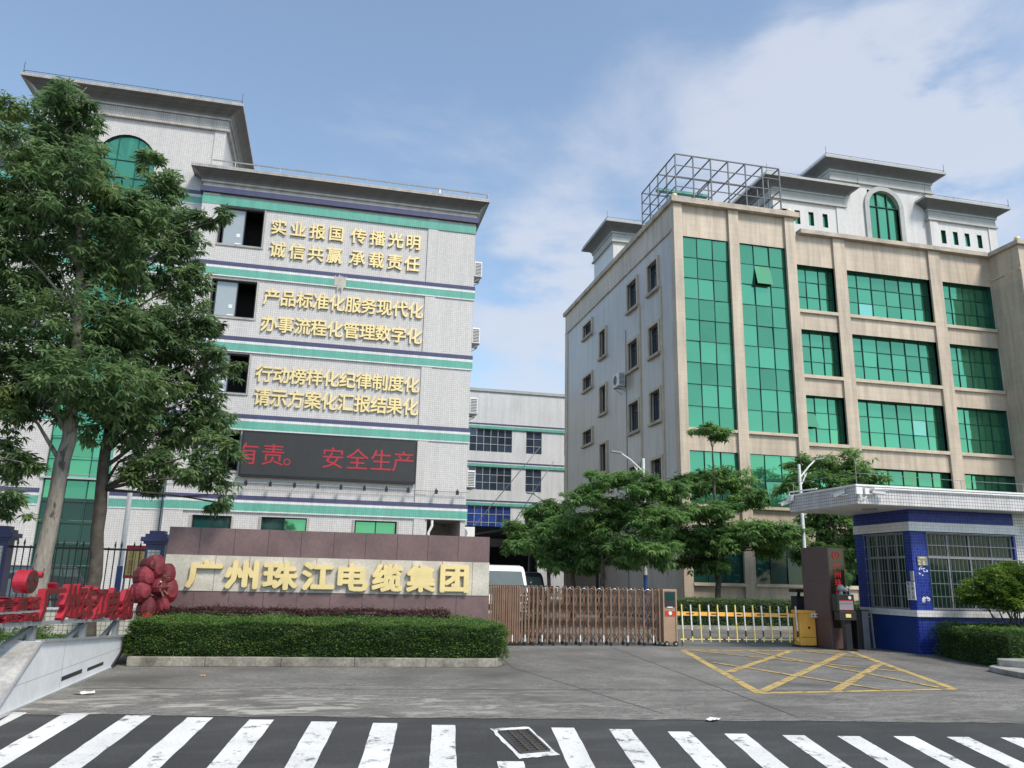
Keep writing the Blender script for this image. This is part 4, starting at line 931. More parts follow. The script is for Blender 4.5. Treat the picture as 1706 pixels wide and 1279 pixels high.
# ------------------------------------------------------------------ barrier
br = thing('barrier_gate', 'orange boom barrier with hanging yellow and white pickets, lowered', 'barrier', (13.3, 20.85, 0))
b = MB(); b.box(13.08, 13.58, 20.66, 21.0, .04, .96, 'orange'); b.box(13.05, 13.6, 20.63, 21.03, .90, .985, 'orange'); bo = b.build('box', br, bevel=.02)
b = MB(); b.box(13.42, 13.62, 20.58, 20.64, .80, .91, 'white'); b.cyl((13.46, 20.57, .855), (0, 1, 0), .02, .02, 'black', 8); b.cyl((13.57, 20.57, .855), (0, 1, 0), .02, .02, 'black', 8); b.cyl((13.36, 20.655, .52), (0, 1, 0), .035, .01, 'black', 12); b.box(13.1, 13.56, 20.655, 20.659, .26, .27, 'black'); b.build('clamp', bo)
b = MB(); b.box(13.04, 13.62, 20.6, 21.06, 0, .04, 'black'); b.build('base', br)
def bz(x): return .855 - (x - 9.4) * .004
b = MB(); b.bar((9.38, 20.8, bz(9.38)), (13.5, 20.8, bz(13.5)), .04, .105, 'orange'); bm_ = b.build('boom', br)
for x in (9.82, 10.56, 11.25, 11.95, 12.65):
    b = MB(); b.bar((x - .11, 20.776, bz(x)), (x + .11, 20.776, bz(x)), .004, .03, 'black'); b.build('reflector', bm_)
pk = [9.56 + i * (13.03 - 9.56) / 13 for i in range(14)]
for i, x in enumerate(pk):
    b = MB(); y = 20.755; x2 = x + .035; L_ = lambda z: x + (1.10 - z) / .98 * .035
    seg = [(1.10, .90, 'yell'), (.90, .45, 'white'), (.45, .12, 'yell')] if i % 2 == 0 else [(1.09, .80, 'white'), (.80, .42, 'white'), (.42, .26, 'black'), (.26, .13, 'yell')]
    if i % 2 == 0 and i in (2, 6, 10): seg = [(1.10, .9, 'yell'), (.9, .6, 'white'), (.6, .12, 'yell')]
    for a, c, m in seg: b.bar((L_(a), y, a), (L_(c), y, c), .035, .028, m)
    b.build('picket', br)
b = MB()
for i in range(13): b.bar((pk[i] + .035, 20.755, .185), (pk[i + 1] + .03, 20.755, .185), .022, .022, ('yell', 'black')[i % 2 == 0])
for x in pk: b.bar((x - .06, 20.735, .19), (x + .12, 20.735, .19), .012, .025, 'yell')
b.build('bottom_bar', br)
b = MB(); b.box(9.58, 9.63, 20.8, 20.85, 0, .14, 'bronze'); b.build('rest_post', br)

# ------------------------------------------------------------------ brown LED pylon, access kiosk, turnstile, camera post
py = thing('led_pylon', 'tall brown pylon with a narrow glossy panel of vertical red characters', 'sign', (13.88, 20.5, 0))
b = MB(); b.box(13.60, 14.16, 19.98, 21.2, 0, 2.74, 'pylon'); b.build('body', py, bevel=.01)
b = MB(); 
for z in (.8, 1.8): b.box(13.597, 13.6, 19.99, 21.19, z - .004, z + .004, 'joint')
b.build('seam', py)
b = MB(); b.box(13.66, 14.12, 19.965, 19.981, .56, 2.70, 'pylonglass'); gl_ = b.build('glass_panel', py)
b = MB(); b.box(13.62, 13.655, 19.96, 19.981, .56, 2.72, 'pylon'); b.box(14.125, 14.15, 19.96, 19.981, .56, 2.72, 'orange' if 0 else 'bronze'); b.build('edge_strip', py)
q = MB(); PY_ = FY(19.964)
for k in range(14): a0, a1 = k * math.pi / 7, (k + 1) * math.pi / 7; q.bar(PY_(13.89 + .11 * math.cos(a0), 2.5 + .11 * math.sin(a0)), PY_(13.89 + .11 * math.cos(a1), 2.5 + .11 * math.sin(a1)), .006, .045, 'pyred', (0, 1, 0))
for k in range(3): a0 = math.pi / 2 + k * 2 * math.pi / 3; q.bar(PY_(13.89, 2.5), PY_(13.89 + .1 * math.cos(a0), 2.5 + .1 * math.sin(a0)), .006, .035, 'pyred', (0, 1, 0))
for i, ch in enumerate('广州珠江电缆'): put_char(q, ch, PY_, 13.91, 2.20 - i * .215, .23, .20, .006, .004, 'pyred', 'pyred')
q.build('lettering', gl_)
ki = thing('access_kiosk', 'slim dark access kiosk with a small screen and dome camera before the brown pylon', 'kiosk', (13.86, 19.6, 0))
b = MB(); b.box(13.74, 13.92, 19.55, 19.7, .04, .9, 'blue' if 0 else 'card'); b.box(13.66, 14.0, 19.45, 19.8, 0, .04, 'black'); b.build('post', ki)
b = MB(); b.box(13.54, 14.05, 19.48, 19.72, .78, 1.02, 'blackp'); b.box(13.50, 14.02, 19.48, 19.72, 1.022, 1.46, 'blackp'); cs = b.build('casing', ki, bevel=.012)
b = MB(); b.box(13.55, 13.97, 19.465, 19.48, 1.06, 1.30, 'grey'); b.box(13.55, 13.97, 19.463, 19.4645, 1.285, 1.305, 'redbright'); b.box(13.55, 13.97, 19.463, 19.4645, 1.05, 1.065, 'redbright'); b.box(13.57, 13.95, 19.462, 19.4645, 1.21, 1.225, 'redbright'); b.build('screen', cs)
b = MB(); b.cyl((13.88, 19.47, 1.375), (0, 1, 0), .045, .02, 'white', 16); b.box(13.72, 13.88, 19.465, 19.48, .86, .95, 'yellow'); b.build('speaker', cs)
b = MB(); b.sphere((13.72, 19.6, 1.62), .10, 'grey', 12); b.tube([(13.72, 19.6, 1.46), (13.72, 19.6, 1.6)], .05, 'grey', 8); b.tube([(13.72, 19.6, 1.64), (13.86, 19.5, 1.55)], [.07, .05], 'grey', 8); b.build('camera', ki)
tn = thing('turnstile', 'black and steel pedestrian gate cabinet between the pylon and the guardhouse', 'turnstile', (14.62, 20.2, 0))
b = MB(); b.box(14.42, 14.6, 20.0, 20.95, 0, 1.02, 'black'); b.build('cabinet', tn, bevel=.01); b = MB(); b.box(14.602, 14.80, 20.0, 20.9, 0, 1.0, 'steel'); b.build('side_panel', tn); b = MB(); b.box(14.40, 14.82, 19.98, 20.97, 1.02, 1.05, 'black'); b.build('top', tn)
b = MB(); b.box(14.44, 14.49, 20.3, 20.36, 1.05, 1.62, 'black'); b.box(14.46, 14.5, 20.29, 20.299, 1.1, 1.25, 'white'); b.box(14.46, 14.5, 20.29, 20.299, 1.45, 1.58, 'white'); b.build('reader_post', tn)
kc = thing('plate_camera', 'black number plate camera post standing behind the boom barrier', 'camera post', (14.25, 22.5, 0))
b = MB(); b.box(14.08, 14.42, 22.35, 22.65, 0, 1.35, 'blackp'); b.build('post', kc, bevel=.015); b = MB(); b.box(14.0, 14.5, 22.2, 22.6, 1.46, 1.56, 'blackp'); b.tube([(14.25, 22.5, 1.35), (14.25, 22.45, 1.48)], .05, 'black', 8); b.build('camera', kc)

# ------------------------------------------------------------------ guardhouse
gh = thing('guardhouse', 'blue tiled guardhouse with barred windows under a white tiled flat canopy', 'guardhouse', (17, 20.5, 0))
GXL, GYF, GXR, GYB = 15.25, 18.6, 18.62, 20.85
PF, PL = FY(GYF), FX(GXL)
WF = (15.74, 18.54, 1.12, 3.14); WL = (18.86, 20.47, 1.10, 3.13)
b = MB(); wall(b, PF, GXL, GXR, 0, 3.75, [WF], .18, 'bluet'); wall(b, PL, GYF, GYB, 0, 3.75, [WL], .18, 'bluet'); b.build('wall', gh)
b = MB(); b.box(GXR, 24, 18.62, 24, 0, 3.75, 'gtile'); b.box(15.26, GXR - .01, 20.86, 20.95, 0, 3.75, 'bluet'); b.build('annex', gh)
b = MB(); b.pbox(PL, 18.75, 20.8, 0, .93, -.012, .0, 'bluep'); b.build('plinth_panel', gh)
for z0, z1, o_ in ((3.16, 3.40, .10), (.94, 1.10, .07)):
    b = MB(); b.box(GXL - o_, GXR + o_ * .5, GYF - o_, GYF, z0, z1, 'wtile'); b.box(GXL - o_, GXL, GYF, GYB, z0, z1, 'wtile'); b.build('trim_band', gh)
def barred(P, u0, u1, v0, v1, nv_, nh):
    f = MB()
    for u in (u0, u1 - .05): f.pbox(P, u, u + .05, v0, v1, .06, .12, 'grey')
    for v in (v0, v1 - .05, v0 + (v1 - v0) * .67): f.pbox(P, u0 + .05, u1 - .05, v, v + .05, .062, .118, 'grey')
    for k in range(1, 4): u = u0 + (u1 - u0) * k / 4; f.pbox(P, u - .02, u + .02, v0 + .05, v1 - .05, .065, .115, 'grey')
    f.face([P(u0, v0, 1.2), P(u1, v0, 1.2), P(u1, v1, 1.2), P(u0, v1, 1.2)], 'room')
    for s in (((u0, v0), (u0, v1)), ((u1, v0), (u1, v1)), ((u0, v0), (u1, v0)), ((u0, v1), (u1, v1))): f.face([P(*s[0], .18), P(*s[1], .18), P(*s[1], 1.2), P(*s[0], 1.2)], 'room')
    o = f.build('window', gh); g = panes(P, u0 + .05, u1 - .05, v0 + .05, v1 - .05, 4, 1, .09, 'glassg', .004); g.build('glass', o)
    b = MB()
    for k in range(nv_ + 1): u = u0 + (u1 - u0) * k / nv_; b.tube([P(u, v0, -.035), P(u, v1, -.035)], .006, 'barm', 5, False)
    for k in range(nh + 1): v = v0 + .01 + (v1 - v0 - .02) * k / nh; b.pbox(P, u0 - .03, u1 + .03, v - .009, v + .009, -.052, -.044, 'barm')
    b.build('bars', o)
barred(PF, *WF, 21, 6); barred(PL, *WL, 14, 6)
b = MB(); CZ0, CZ1 = 3.75, 4.20
b.box(13.2, 24.5, 17.9, 21.0, CZ0, CZ1, 'gtile'); b.build('canopy', gh)
b = MB(); b.box(13.17, 24.53, 17.87, 21.03, CZ1, CZ1 + .045, 'white'); b.box(13.25, 24.4, 17.95, 20.95, CZ0 - .012, CZ0 - .002, 'white'); b.build('coping', gh)
b = MB(); b.cyl((14.3, 18.9, CZ0 - .03), (0, 0, 1), .2, .04, 'concrete', 20); b.build('ceiling_lamp', gh)
b = MB()
pts = [(13.3, 21, .4), (13.3, 18.0, .35), (16.5, 18.0, .3), (24, 18.0, .3)]
b.tube([(x, y, CZ1 + h) for x, y, h in pts], .008, 'grey', 4)
for x, y, h in ((13.3, 20.9, .4), (13.3, 18.0, .75), (15, 18, .3), (16.5, 18, .3), (18.5, 18, .35), (20, 18, .3)): b.tube([(x, y, CZ1), (x, y, CZ1 + h)], .008, 'grey', 4)
b.tube([(13.15, 20.9, CZ1 + .02), (13.15, 20.9, CZ1 + .12), (13.2, 19.6, CZ1 + .1)], .02, 'white', 5); b.tube([(13.7, 17.86, CZ1 - .05), (19, 17.86, CZ1 - .05)], .022, 'white', 6); b.build('lightning_wire', gh)
b = MB(); b.pbox(PF, 15.38, 15.69, 2.26, 2.50, -.03, -.002, 'steel'); pl = b.build('number_plate', gh)
q = MB(); put_char(q, '2', FY(18.57), 15.48, 2.34, .2, .19, .004, .006, 'yellow', 'yellow'); put_char(q, '6', FY(18.57), 15.62, 2.34, .2, .19, .004, .006, 'yellow', 'yellow'); q.pbox(FY(18.57), 15.44, 15.62, 2.445, 2.475, -.004, 0, 'yellow'); q.build('lettering', pl)
b = MB(); b.pbox(PL, 18.56, 18.86, 1.36, 1.83, -.05, -.03, 'white'); nb = b.build('notice_sign', gh)
q = MB(); PLr = lambda u, v, d=0.0: (GXL - .051 + d, 18.71 - (u - 18.71), v)
for i, ch in enumerate('外来人员'): put_char(q, ch, PLr, 18.78, 1.77 - i * .112, .12, .11, .004, .004, 'black', 'black')
for i, ch in enumerate('来访登记'): put_char(q, ch, PLr, 18.64, 1.77 - i * .112, .12, .11, .004, .004, 'black', 'black')
q.build('lettering', nb)
b = MB(); b.pbox(PL, 18.59, 18.71, 1.85, 2.11, -.03, -.002, 'alu'); b.build('notice_card', gh)
rr = random.Random(8)
for _ in range(16): u, v = 15.40 + rr.random() * .28, 1.95 + rr.random() * .3; b = MB(); b.pbox(PF, u, u + .02 + rr.random() * .02, v, v + .02 + rr.random() * .02, -.004, -.001, 'white'); b.build('paper_scrap', gh)
for _ in range(14): u, v = 15.42 + rr.random() * .22, 1.30 + rr.random() * .12; b = MB(); b.pbox(PF, u, u + .03 + rr.random() * .05, v, v + .02 + rr.random() * .03, -.005 - .001 * rr.random(), -.001, 'white'); b.build('paper_scrap', gh)
b = MB(); b.tube([(15.18, 20.35, 0), (15.18, 20.4, 1.0)], .03, 'grey', 6); b.tube([(15.18, 20.4, .85), (14.85, 20.4, .85)], .012, 'alu', 5); b.build('door_rail', gh)
def cctv(name, loc, d, label):
    t = thing('security_camera', label, 'camera', loc, 'security cameras on the canopy')
    x, y, z = loc; d = Vector(d).normalized(); c = Vector((x, y, z))
    b = MB(); b.bar(c - d * .12, c + d * .20, .10, .10, 'white'); b.build('housing', t, bevel=.01)
    b = MB(); b.bar(c + d * .201, c + d * .21, .075, .075, 'black'); b.build('lens', t)
    b = MB(); b.bar(c - d * .14 + Vector((0, 0, .058)), c + d * .27 + Vector((0, 0, .058)), .13, .012, 'white'); b.build('sunshield', t); return t
t = cctv('c', (13.14, 18.45, 4.06), (-.35, .5, -.22), 'left of the two white security cameras at the front corner of the canopy')
b = MB(); b.tube([(13.14, 18.45, 4.0), (13.19, 18.2, 4.0)], .02, 'white', 6); b.build('bracket', t)
t = cctv('c', (13.72, 17.78, 4.05), (1, -.35, -.12), 'right hand white security camera on the front face of the canopy')
b = MB(); b.tube([(13.6, 17.8, 4.0), (13.5, 17.89, 4.0)], .02, 'white', 6); b.build('bracket', t)
t = cctv('c', (13.1, 20.95, 4.03), (-.6, .3, -.25), 'white security camera at the far left end of the canopy edge')
b = MB(); b.box(13.08, 13.18, 20.7, 20.95, 4.05, 4.22, 'white'); b.build('bracket', t)
b = MB(); b.box(13.13, 13.31, 17.80, 17.868, 3.98, 4.16, 'white'); b.box(13.40, 13.52, 17.82, 17.898, 3.99, 4.15, 'white'); b.tube([(13.22, 17.84, 3.98), (13.27, 17.84, 3.9), (13.38, 17.84, 3.88), (13.45, 17.86, 3.93), (13.45, 17.87, 4.0)], .014, 'white', 6); tag(b.build('junction_box'), 'white junction boxes with a looped cable between the two corner cameras', 'junction box')

# ------------------------------------------------------------------ right corner: hedge, shrub, concrete steps
hedge('hedge', 'clipped green hedge before the blue guardhouse wall at the right edge', 'hedge', [(15.45, 18.3), (14.78, 16.2), (14.7, 15.2), (16.2, 14.9), (21, 14.9), (21, 18.3)], .0, .76, 30000, .055, 'hcore', 'leafH', 21, bumpy=.10)
st = thing('concrete_steps', 'two low whitish concrete kerb steps at the lower right corner', 'steps', (15.5, 14.2, 0))
b = MB(); b.prism([(13.79, 14.86), (13.55, 14.1), (13.42, 13.4), (13.3, 12.6), (18, 12.6), (18, 15.2), (14.2, 15.15)], 0, .11, 'concrete'); b.build('lower_step', st, bevel=.015)
b = MB(); b.prism([(14.05, 14.85), (14.30, 14.42), (14.9, 14.2), (18, 14.1), (18, 14.86), (14.2, 15.05)], .11, .25, 'concrete'); b.build('upper_step', st, bevel=.015)
sb = thing('shrub', 'rounded yellow green shrub on bare forked stems in front of the barred window', 'shrub', (16.9, 17.1, 0))
rr = random.Random(31); b = MB()
for k in range(16):
    a = rr.uniform(0, 6.28); e = Vector((16.9 + .9 * math.cos(a) * rr.uniform(.4, 1), 17.1 + .7 * math.sin(a) * rr.uniform(.4, 1), rr.uniform(1.2, 1.6))); s = Vector((16.9 + rr.gauss(0, .12), 17.1 + rr.gauss(0, .1), .2)); m_ = s.lerp(e, .5) + Vector((rr.gauss(0, .08), rr.gauss(0, .08), -.08)); b.tube([s, m_, e], [.028, .02, .01], 'barkd', 5)
b.build('stems', sb)
crown('foliage', [(15.85, 17.1, 1.62, .50), (16.2, 16.9, 1.80, .52), (16.6, 16.9, 1.95, .55), (17.0, 16.9, 2.0, .55), (17.4, 17.1, 1.95, .55), (16.9, 17.4, 2.05, .5), (17.9, 17.2, 1.85, .6), (15.7, 17.2, 1.48, .38), (16.2, 16.7, 1.48, .48), (16.7, 16.7, 1.5, .5), (17.2, 16.7, 1.55, .5), (17.8, 16.8, 1.5, .55), (18.5, 17.2, 1.75, .65), (18.3, 16.8, 1.5, .5)], 900, 6, .115, .036, 'leafY', sb, 33, .8, -.1)
# ------------------------------------------------------------------ left side: white metal platform with red letters
pf = thing('sign_platform', 'white sheet metal plinth with slanted ends under the red company letters', 'plinth', (-4, 14, 0))
b = MB(); T = [(-3.54, 11.94, .75), (-3.54, 17.14, .45), (-4.02, 17.14, .45), (-4.02, 12.05, .75)]; B = [(-3.54, 10.55, 0), (-3.54, 15.86, 0), (-4.9, 15.86, 0), (-4.9, 10.3, 0)]
b.face(T, 'whitem'); b.face([B[0], B[1], T[1], T[0]], 'whitem'); b.face([B[1], B[2], T[2], T[1]], 'whitem'); b.face([B[2], B[3], T[3], T[2]], 'whitem'); b.face([B[3], B[0], T[0], T[3]], 'dirtym'); b.build('body', pf)
b = MB()
b.bar((-3.535, 10.55, .01), (-3.535, 11.94, .75), .03, .03, 'alu'); b.bar((-3.53, 15.87, .02), (-3.53, 17.14, .45), .05, .05, 'black', (1, 0, 0)); b.bar((-3.53, 11.95, .76), (-3.53, 17.14, .46), .05, .03, 'grey'); b.bar((-3.525, 10.6, .015), (-3.525, 15.85, .015), .03, .03, 'alu'); b.build('edge_trim', pf)
b = MB(); b.box(-3.541, -3.536, 13.05, 14.05, .13, .19, 'black'); b.box(-3.541, -3.536, 14.35, 15.3, .12, .17, 'black'); b.box(-3.5405, -3.5385, 11.2, 16.5, .295, .30, 'grey'); b.box(-3.5405, -3.5385, 13.0, 13.01, .02, .66, 'grey'); b.build('slot', pf)
rl = thing('red_letter_sign', 'row of thick weathered red characters with a cable drum emblem on a steel frame', 'sign', (-3.8, 14.5, .5))
def zr_(y): return .985 - (y - 12.2) * .039
b = MB(); b.bar((-3.78, 10.6, zr_(10.6) - .02), (-3.78, 17.95, zr_(17.95) - .02), .12, .05, 'grey'); b.bar((-3.72, 10.6, 1.16), (-3.72, 12.2, 1.13), .04, .02, 'grey'); b.build('rail', rl)
for y in (12.3, 14.75, 16.9): b = MB(); zb = .75 - (y - 11.94) * .0577; b.box(-3.83, -3.74, y - .04, y + .04, zb, zr_(y) - .045, 'steel'); b.bar((-3.85, y - .8, zb), (-3.80, y - .05, zr_(y) - .08), .05, .05, 'steel'); b.bar((-4.0, y + .35, zb), (-3.83, y + .02, zr_(y) - .1), .04, .04, 'steel'); b.build('leg', rl)
PRl = FXp(-3.80)
for i, (ch, yc, wd) in enumerate(zip('广州珠江电缆', (12.72, 13.60, 14.45, 15.30, 16.18, 17.32), (1.0, .80, .86, .80, .95, 1.05))):
    c = MB(); put_char(c, ch, PRl, yc, zr_(yc) + .275 - (yc - 12.2) * .006, wd, .50 + (yc - 12.2) * .018, .10, .03, 'redface', 'red', fit=True); c.build('character', rl)
for i, ch in enumerate('言富城'):
    c = MB(); put_char(c, ch, PRl, 11.05 + i * .46, 1.255 - i * .012, .42, .17, .10, .03, 'redface', 'red', fit=True); c.build('small_character', rl)
for i, ch in enumerate('广州珠江电缆'):
    c = MB(); put_char(c, ch, PRl, 10.85 + i * .25, 1.095 - i * .008, .22, .10, .10, .03, 'redface', 'red', fit=True); c.build('small_character', rl)
b = MB(); cy, cz, R_ = 11.70, 1.515, .15; n = 26; q = [(cy + R_ * 1.55 * math.cos(2 * math.pi * k / n), cz + R_ * math.sin(2 * math.pi * k / n)) for k in range(n)]
b.prism(q, .14, .30, 'red', lambda u, v, z: (-3.99 + z, u, v)); dr = b.build('drum', rl)
b = MB(); b.prism([(cy + (u - cy) * .97, cz + (v - cz) * .97) for u, v in q], .30, .304, 'redface', lambda u, v, z: (-3.99 + z, u, v))
for a in (math.pi / 2 + math.pi / 3, math.pi / 2 - math.pi / 3, -math.pi / 2):
    hc = (cy + R_ * .55 * 1.55 * math.cos(a), cz + R_ * .55 * math.sin(a)); b.prism([(hc[0] + .075 * math.cos(2 * math.pi * k / 12), hc[1] + .046 * math.sin(2 * math.pi * k / 12)) for k in range(12)], .304, .309, 'black', lambda u, v, z: (-3.99 + z, u, v))
b.build('face', dr)
b = MB(); b.tube([(-3.85, 12.06, 1.60), (-3.69, 12.06, 1.60)], .045, 'red', 12); b.tube([(-3.689, 12.06, 1.60), (-3.685, 12.06, 1.60)], .03, 'black', 10); b.build('knob', dr)
# big red flower
fw = thing('flower_sculpture', 'big thick petalled dark red metal flower at the left end of the granite sign', 'sculpture', (-3.42, 18.5, .5))
cF = Vector((-3.44, 18.55, 1.34)); nF = Vector((.66, -.74, .10)).normalized(); rF = Vector((0, 0, 1)).cross(nF).normalized(); uF = nF.cross(rF)
def PFl(u, v, d): return tuple(cF + rF * u * .74 + uF * v + nF * d)
def petal(a, rad, la, lb, thick, m):
    b = MB(); n = 14; ca, sa = math.cos(a), math.sin(a); o_ = []
    for k in range(n): t = 2 * math.pi * k / n; x, y = rad + la * math.cos(t), lb * math.sin(t) * (1 + .15 * math.cos(t)); o_.append((x * ca - y * sa, x * sa + y * ca))
    cx, cy = rad * ca, rad * sa
    i2 = [(cx + (u - cx) * .6, cy + (v - cy) * .6) for u, v in o_]
    V_ = [PFl(*p, -thick) for p in o_] + [PFl(*p, 0) for p in o_] + [PFl(*p, .09) for p in i2] + [PFl(cx, cy, .11)]
    F_ = [tuple(range(n))[::-1]] + [(k, (k + 1) % n, n + (k + 1) % n, n + k) for k in range(n)] + [(n + k, n + (k + 1) % n, 2 * n + (k + 1) % n, 2 * n + k) for k in range(n)] + [(2 * n + k, 2 * n + (k + 1) % n, 3 * n) for k in range(n)]
    b.add(V_, F_, m); return b
for k, (a, rad, la, lb, th) in enumerate([(95, .42, .27, .24, .25), (40, .40, .27, .22, .2), (-8, .40, .28, .26, .22), (-62, .42, .26, .22, .24), (-115, .46, .26, .22, .26), (-168, .40, .26, .22, .3), (148, .38, .25, .22, .3), (118, .52, .16, .15, .25)]):
    petal(math.radians(a), rad, la, lb, th * .62 + .012 * k, 'redface' if k % 3 == 1 else 'flower').build('petal', fw)
b = MB(); b.sphere(PFl(0, 0, .06), .19, 'redface', 12)
for k in range(7): a = k * .9; b.tube([PFl(0, 0, .1), PFl(.16 * math.cos(a), .22 * math.sin(a), .30)], .02, 'orange' if 0 else 'bronze', 5)
b.build('centre', fw)
b = MB(); b.tube([PFl(-.1, -.55, -.15), (-3.5, 18.1, .66), (-3.53, 17.55, .52), (-3.53, 17.2, .44)], [.10, .12, .09, .05], 'red', 8); b.tube([PFl(.05, -.4, -.2), (-3.4, 18.65, .1)], .05, 'grey', 6); b.build('stem', fw)

# ------------------------------------------------------------------ iron fence and its pillars
fe = thing('iron_fence', 'black spear topped iron fence on a low cream tiled wall', 'fence', (-8.5, 21, 0))
b = MB(); b.box(-14, -4.24, 20.9, 21.1, 0, .75, 'ptile'); b.box(-14, -4.24, 20.86, 21.14, .752, .80, 'wtile'); b.build('base_wall', fe)
b = MB()
for x0, x1 in ((-14, -7.62), (-7.2, -4.24)):
    for z in (.95, 2.13): b.box(x0, x1, 20.98, 21.02, z, z + .05, 'black')
    n = int((x1 - x0) / .137)
    for k in range(1, n):
        x = x0 + (x1 - x0) * k / n; tall = k % 3 != 0
        b.box(x - .011, x + .011, 20.989, 21.011, .8, 2.24 if tall else 2.2, 'black')
        if tall: b.tube([(x, 21, 2.22), (x, 21, 2.26), (x, 21, 2.36)], [.012, .026, .002], 'black', 5); b.box(x - .025, x + .025, 20.985, 21.015, 2.22, 2.235, 'black')
b.build('railing', fe)
def pillar(x0, x1, label, rod):
    t = thing('fence_pillar', label, 'pillar', ((x0 + x1) / 2, 21, 0), 'tiled fence pillars')
    y0, y1 = 20.80, 21.2; b = MB(); b.box(x0, x1, y0, y1, 0, 2.3, 'bluenavy'); b.build('shaft', t)
    b = MB(); b.box(x0 + .06, x1 - .08, y0 - .012, y0, .2, 2.16, 'ptile'); b.build('tile_panel', t)
    b = MB(); b.box(x0 - .05, x1 + .05, y0 - .05, y1 + .05, 2.3, 2.36, 'bluenavy'); b.box(x0 - .11, x1 + .11, y0 - .11, y1 + .11, 2.36, 2.46, 'bluenavy'); b.box(x0 - .03, x1 + .03, y0 - .03, y1 + .03, 2.46, 2.54, 'bluenavy'); b.box(x0 + .04, x1 - .04, y0 + .04, y1 - .04, 2.54, 2.62, 'bluenavy'); b.build('cap', t)
    if rod: b = MB(); b.tube([(x0 + .2, 21, 2.62), (x0 + .2, 21, 3.7)], .014, 'black', 5); b.build('rod', t)
pillar(-4.23, -3.80, 'navy tiled pillar with a cream panel behind the red flower', True); pillar(-7.62, -7.20, 'navy tiled pillar with a stepped cap at the left picture edge', False)
nb = thing('notice_board', 'yellow notice board with red border and red vertical characters behind the fence', 'sign', (-5.1, 24, 0))
b = MB(); b.box(-5.36, -4.84, 24.0, 24.05, 1.46, 2.34, 'redbright'); bd = b.build('board', nb)
b = MB(); b.box(-5.33, -5.115, 23.985, 23.999, 1.54, 2.18, 'yellow'); b.box(-5.095, -4.87, 23.985, 23.999, 1.54, 2.18, 'yellow'); b.build('panel', bd)
q = MB()
for s_, u in (('生产必须安全', -5.22), ('安全促进生产', -4.98)):
    for i, ch in enumerate(s_): put_char(q, ch, FY(23.984), u, 2.12 - i * .1, .1, .095, .004, .004, 'redbright', 'redbright')
q.build('lettering', bd)
for u in (-5.34, -4.9): b = MB(); b.box(u, u + .04, 24.01, 24.05, 0, 1.46, 'grey'); b.build('leg', nb)

# ------------------------------------------------------------------ street lamps
def lamp(x, y, h, ax, az, blue, label):
    t = thing('street_lamp', label, 'street lamp', (x, y, 0), 'white street lamps with blue feet')
    b = MB(); b.tube([(x, y, blue), (x, y, h)], [.075, .055], 'white', 10); b.build('pole', t)
    b = MB(); b.tube([(x, y, 0), (x, y, blue)], [.085, .08], 'blue', 10); b.tube([(x, y, 0), (x, y, .04)], .18, 'blue', 10); b.build('foot', t)
    b = MB(); s = 1 if ax > 0 else -1
    b.tube([(x, y, h - .55), (x + ax * .4, y, h - .15 + az * .3), (x + ax * .72, y, h + az * .85)], .03, 'white', 6); b.tube([(x, y, h - .9), (x + ax * .28, y, h - .35)], .022, 'white', 6); b.tube([(x + ax * .2, y, h - .5), (x + ax * .2, y, h - .28)], .015, 'white', 5); b.build('arm', t)
    b = MB(); b.bar((x + ax * .66, y, h + az * .8), (x + ax, y, h + az), .16, .06, 'grey'); b.build('lamp_head', t)
lamp(-5.69, 25, 6.7, 1.2, .3, 1.78, 'street lamp pole rising into the big trees before the white building')
lamp(12.33, 30, 6.55, -1.4, .22, 1.92, 'street lamp behind the folding gate, its arm reaching left over the treetops')
lamp(18.13, 28, 6.35, 1.1, .3, 2.3, 'street lamp rising behind the guardhouse canopy, arm bent to the right')
lamp(12.6, 45, 6.3, -1.45, .25, 1.6, 'distant street lamp by the black carport between the buildings')

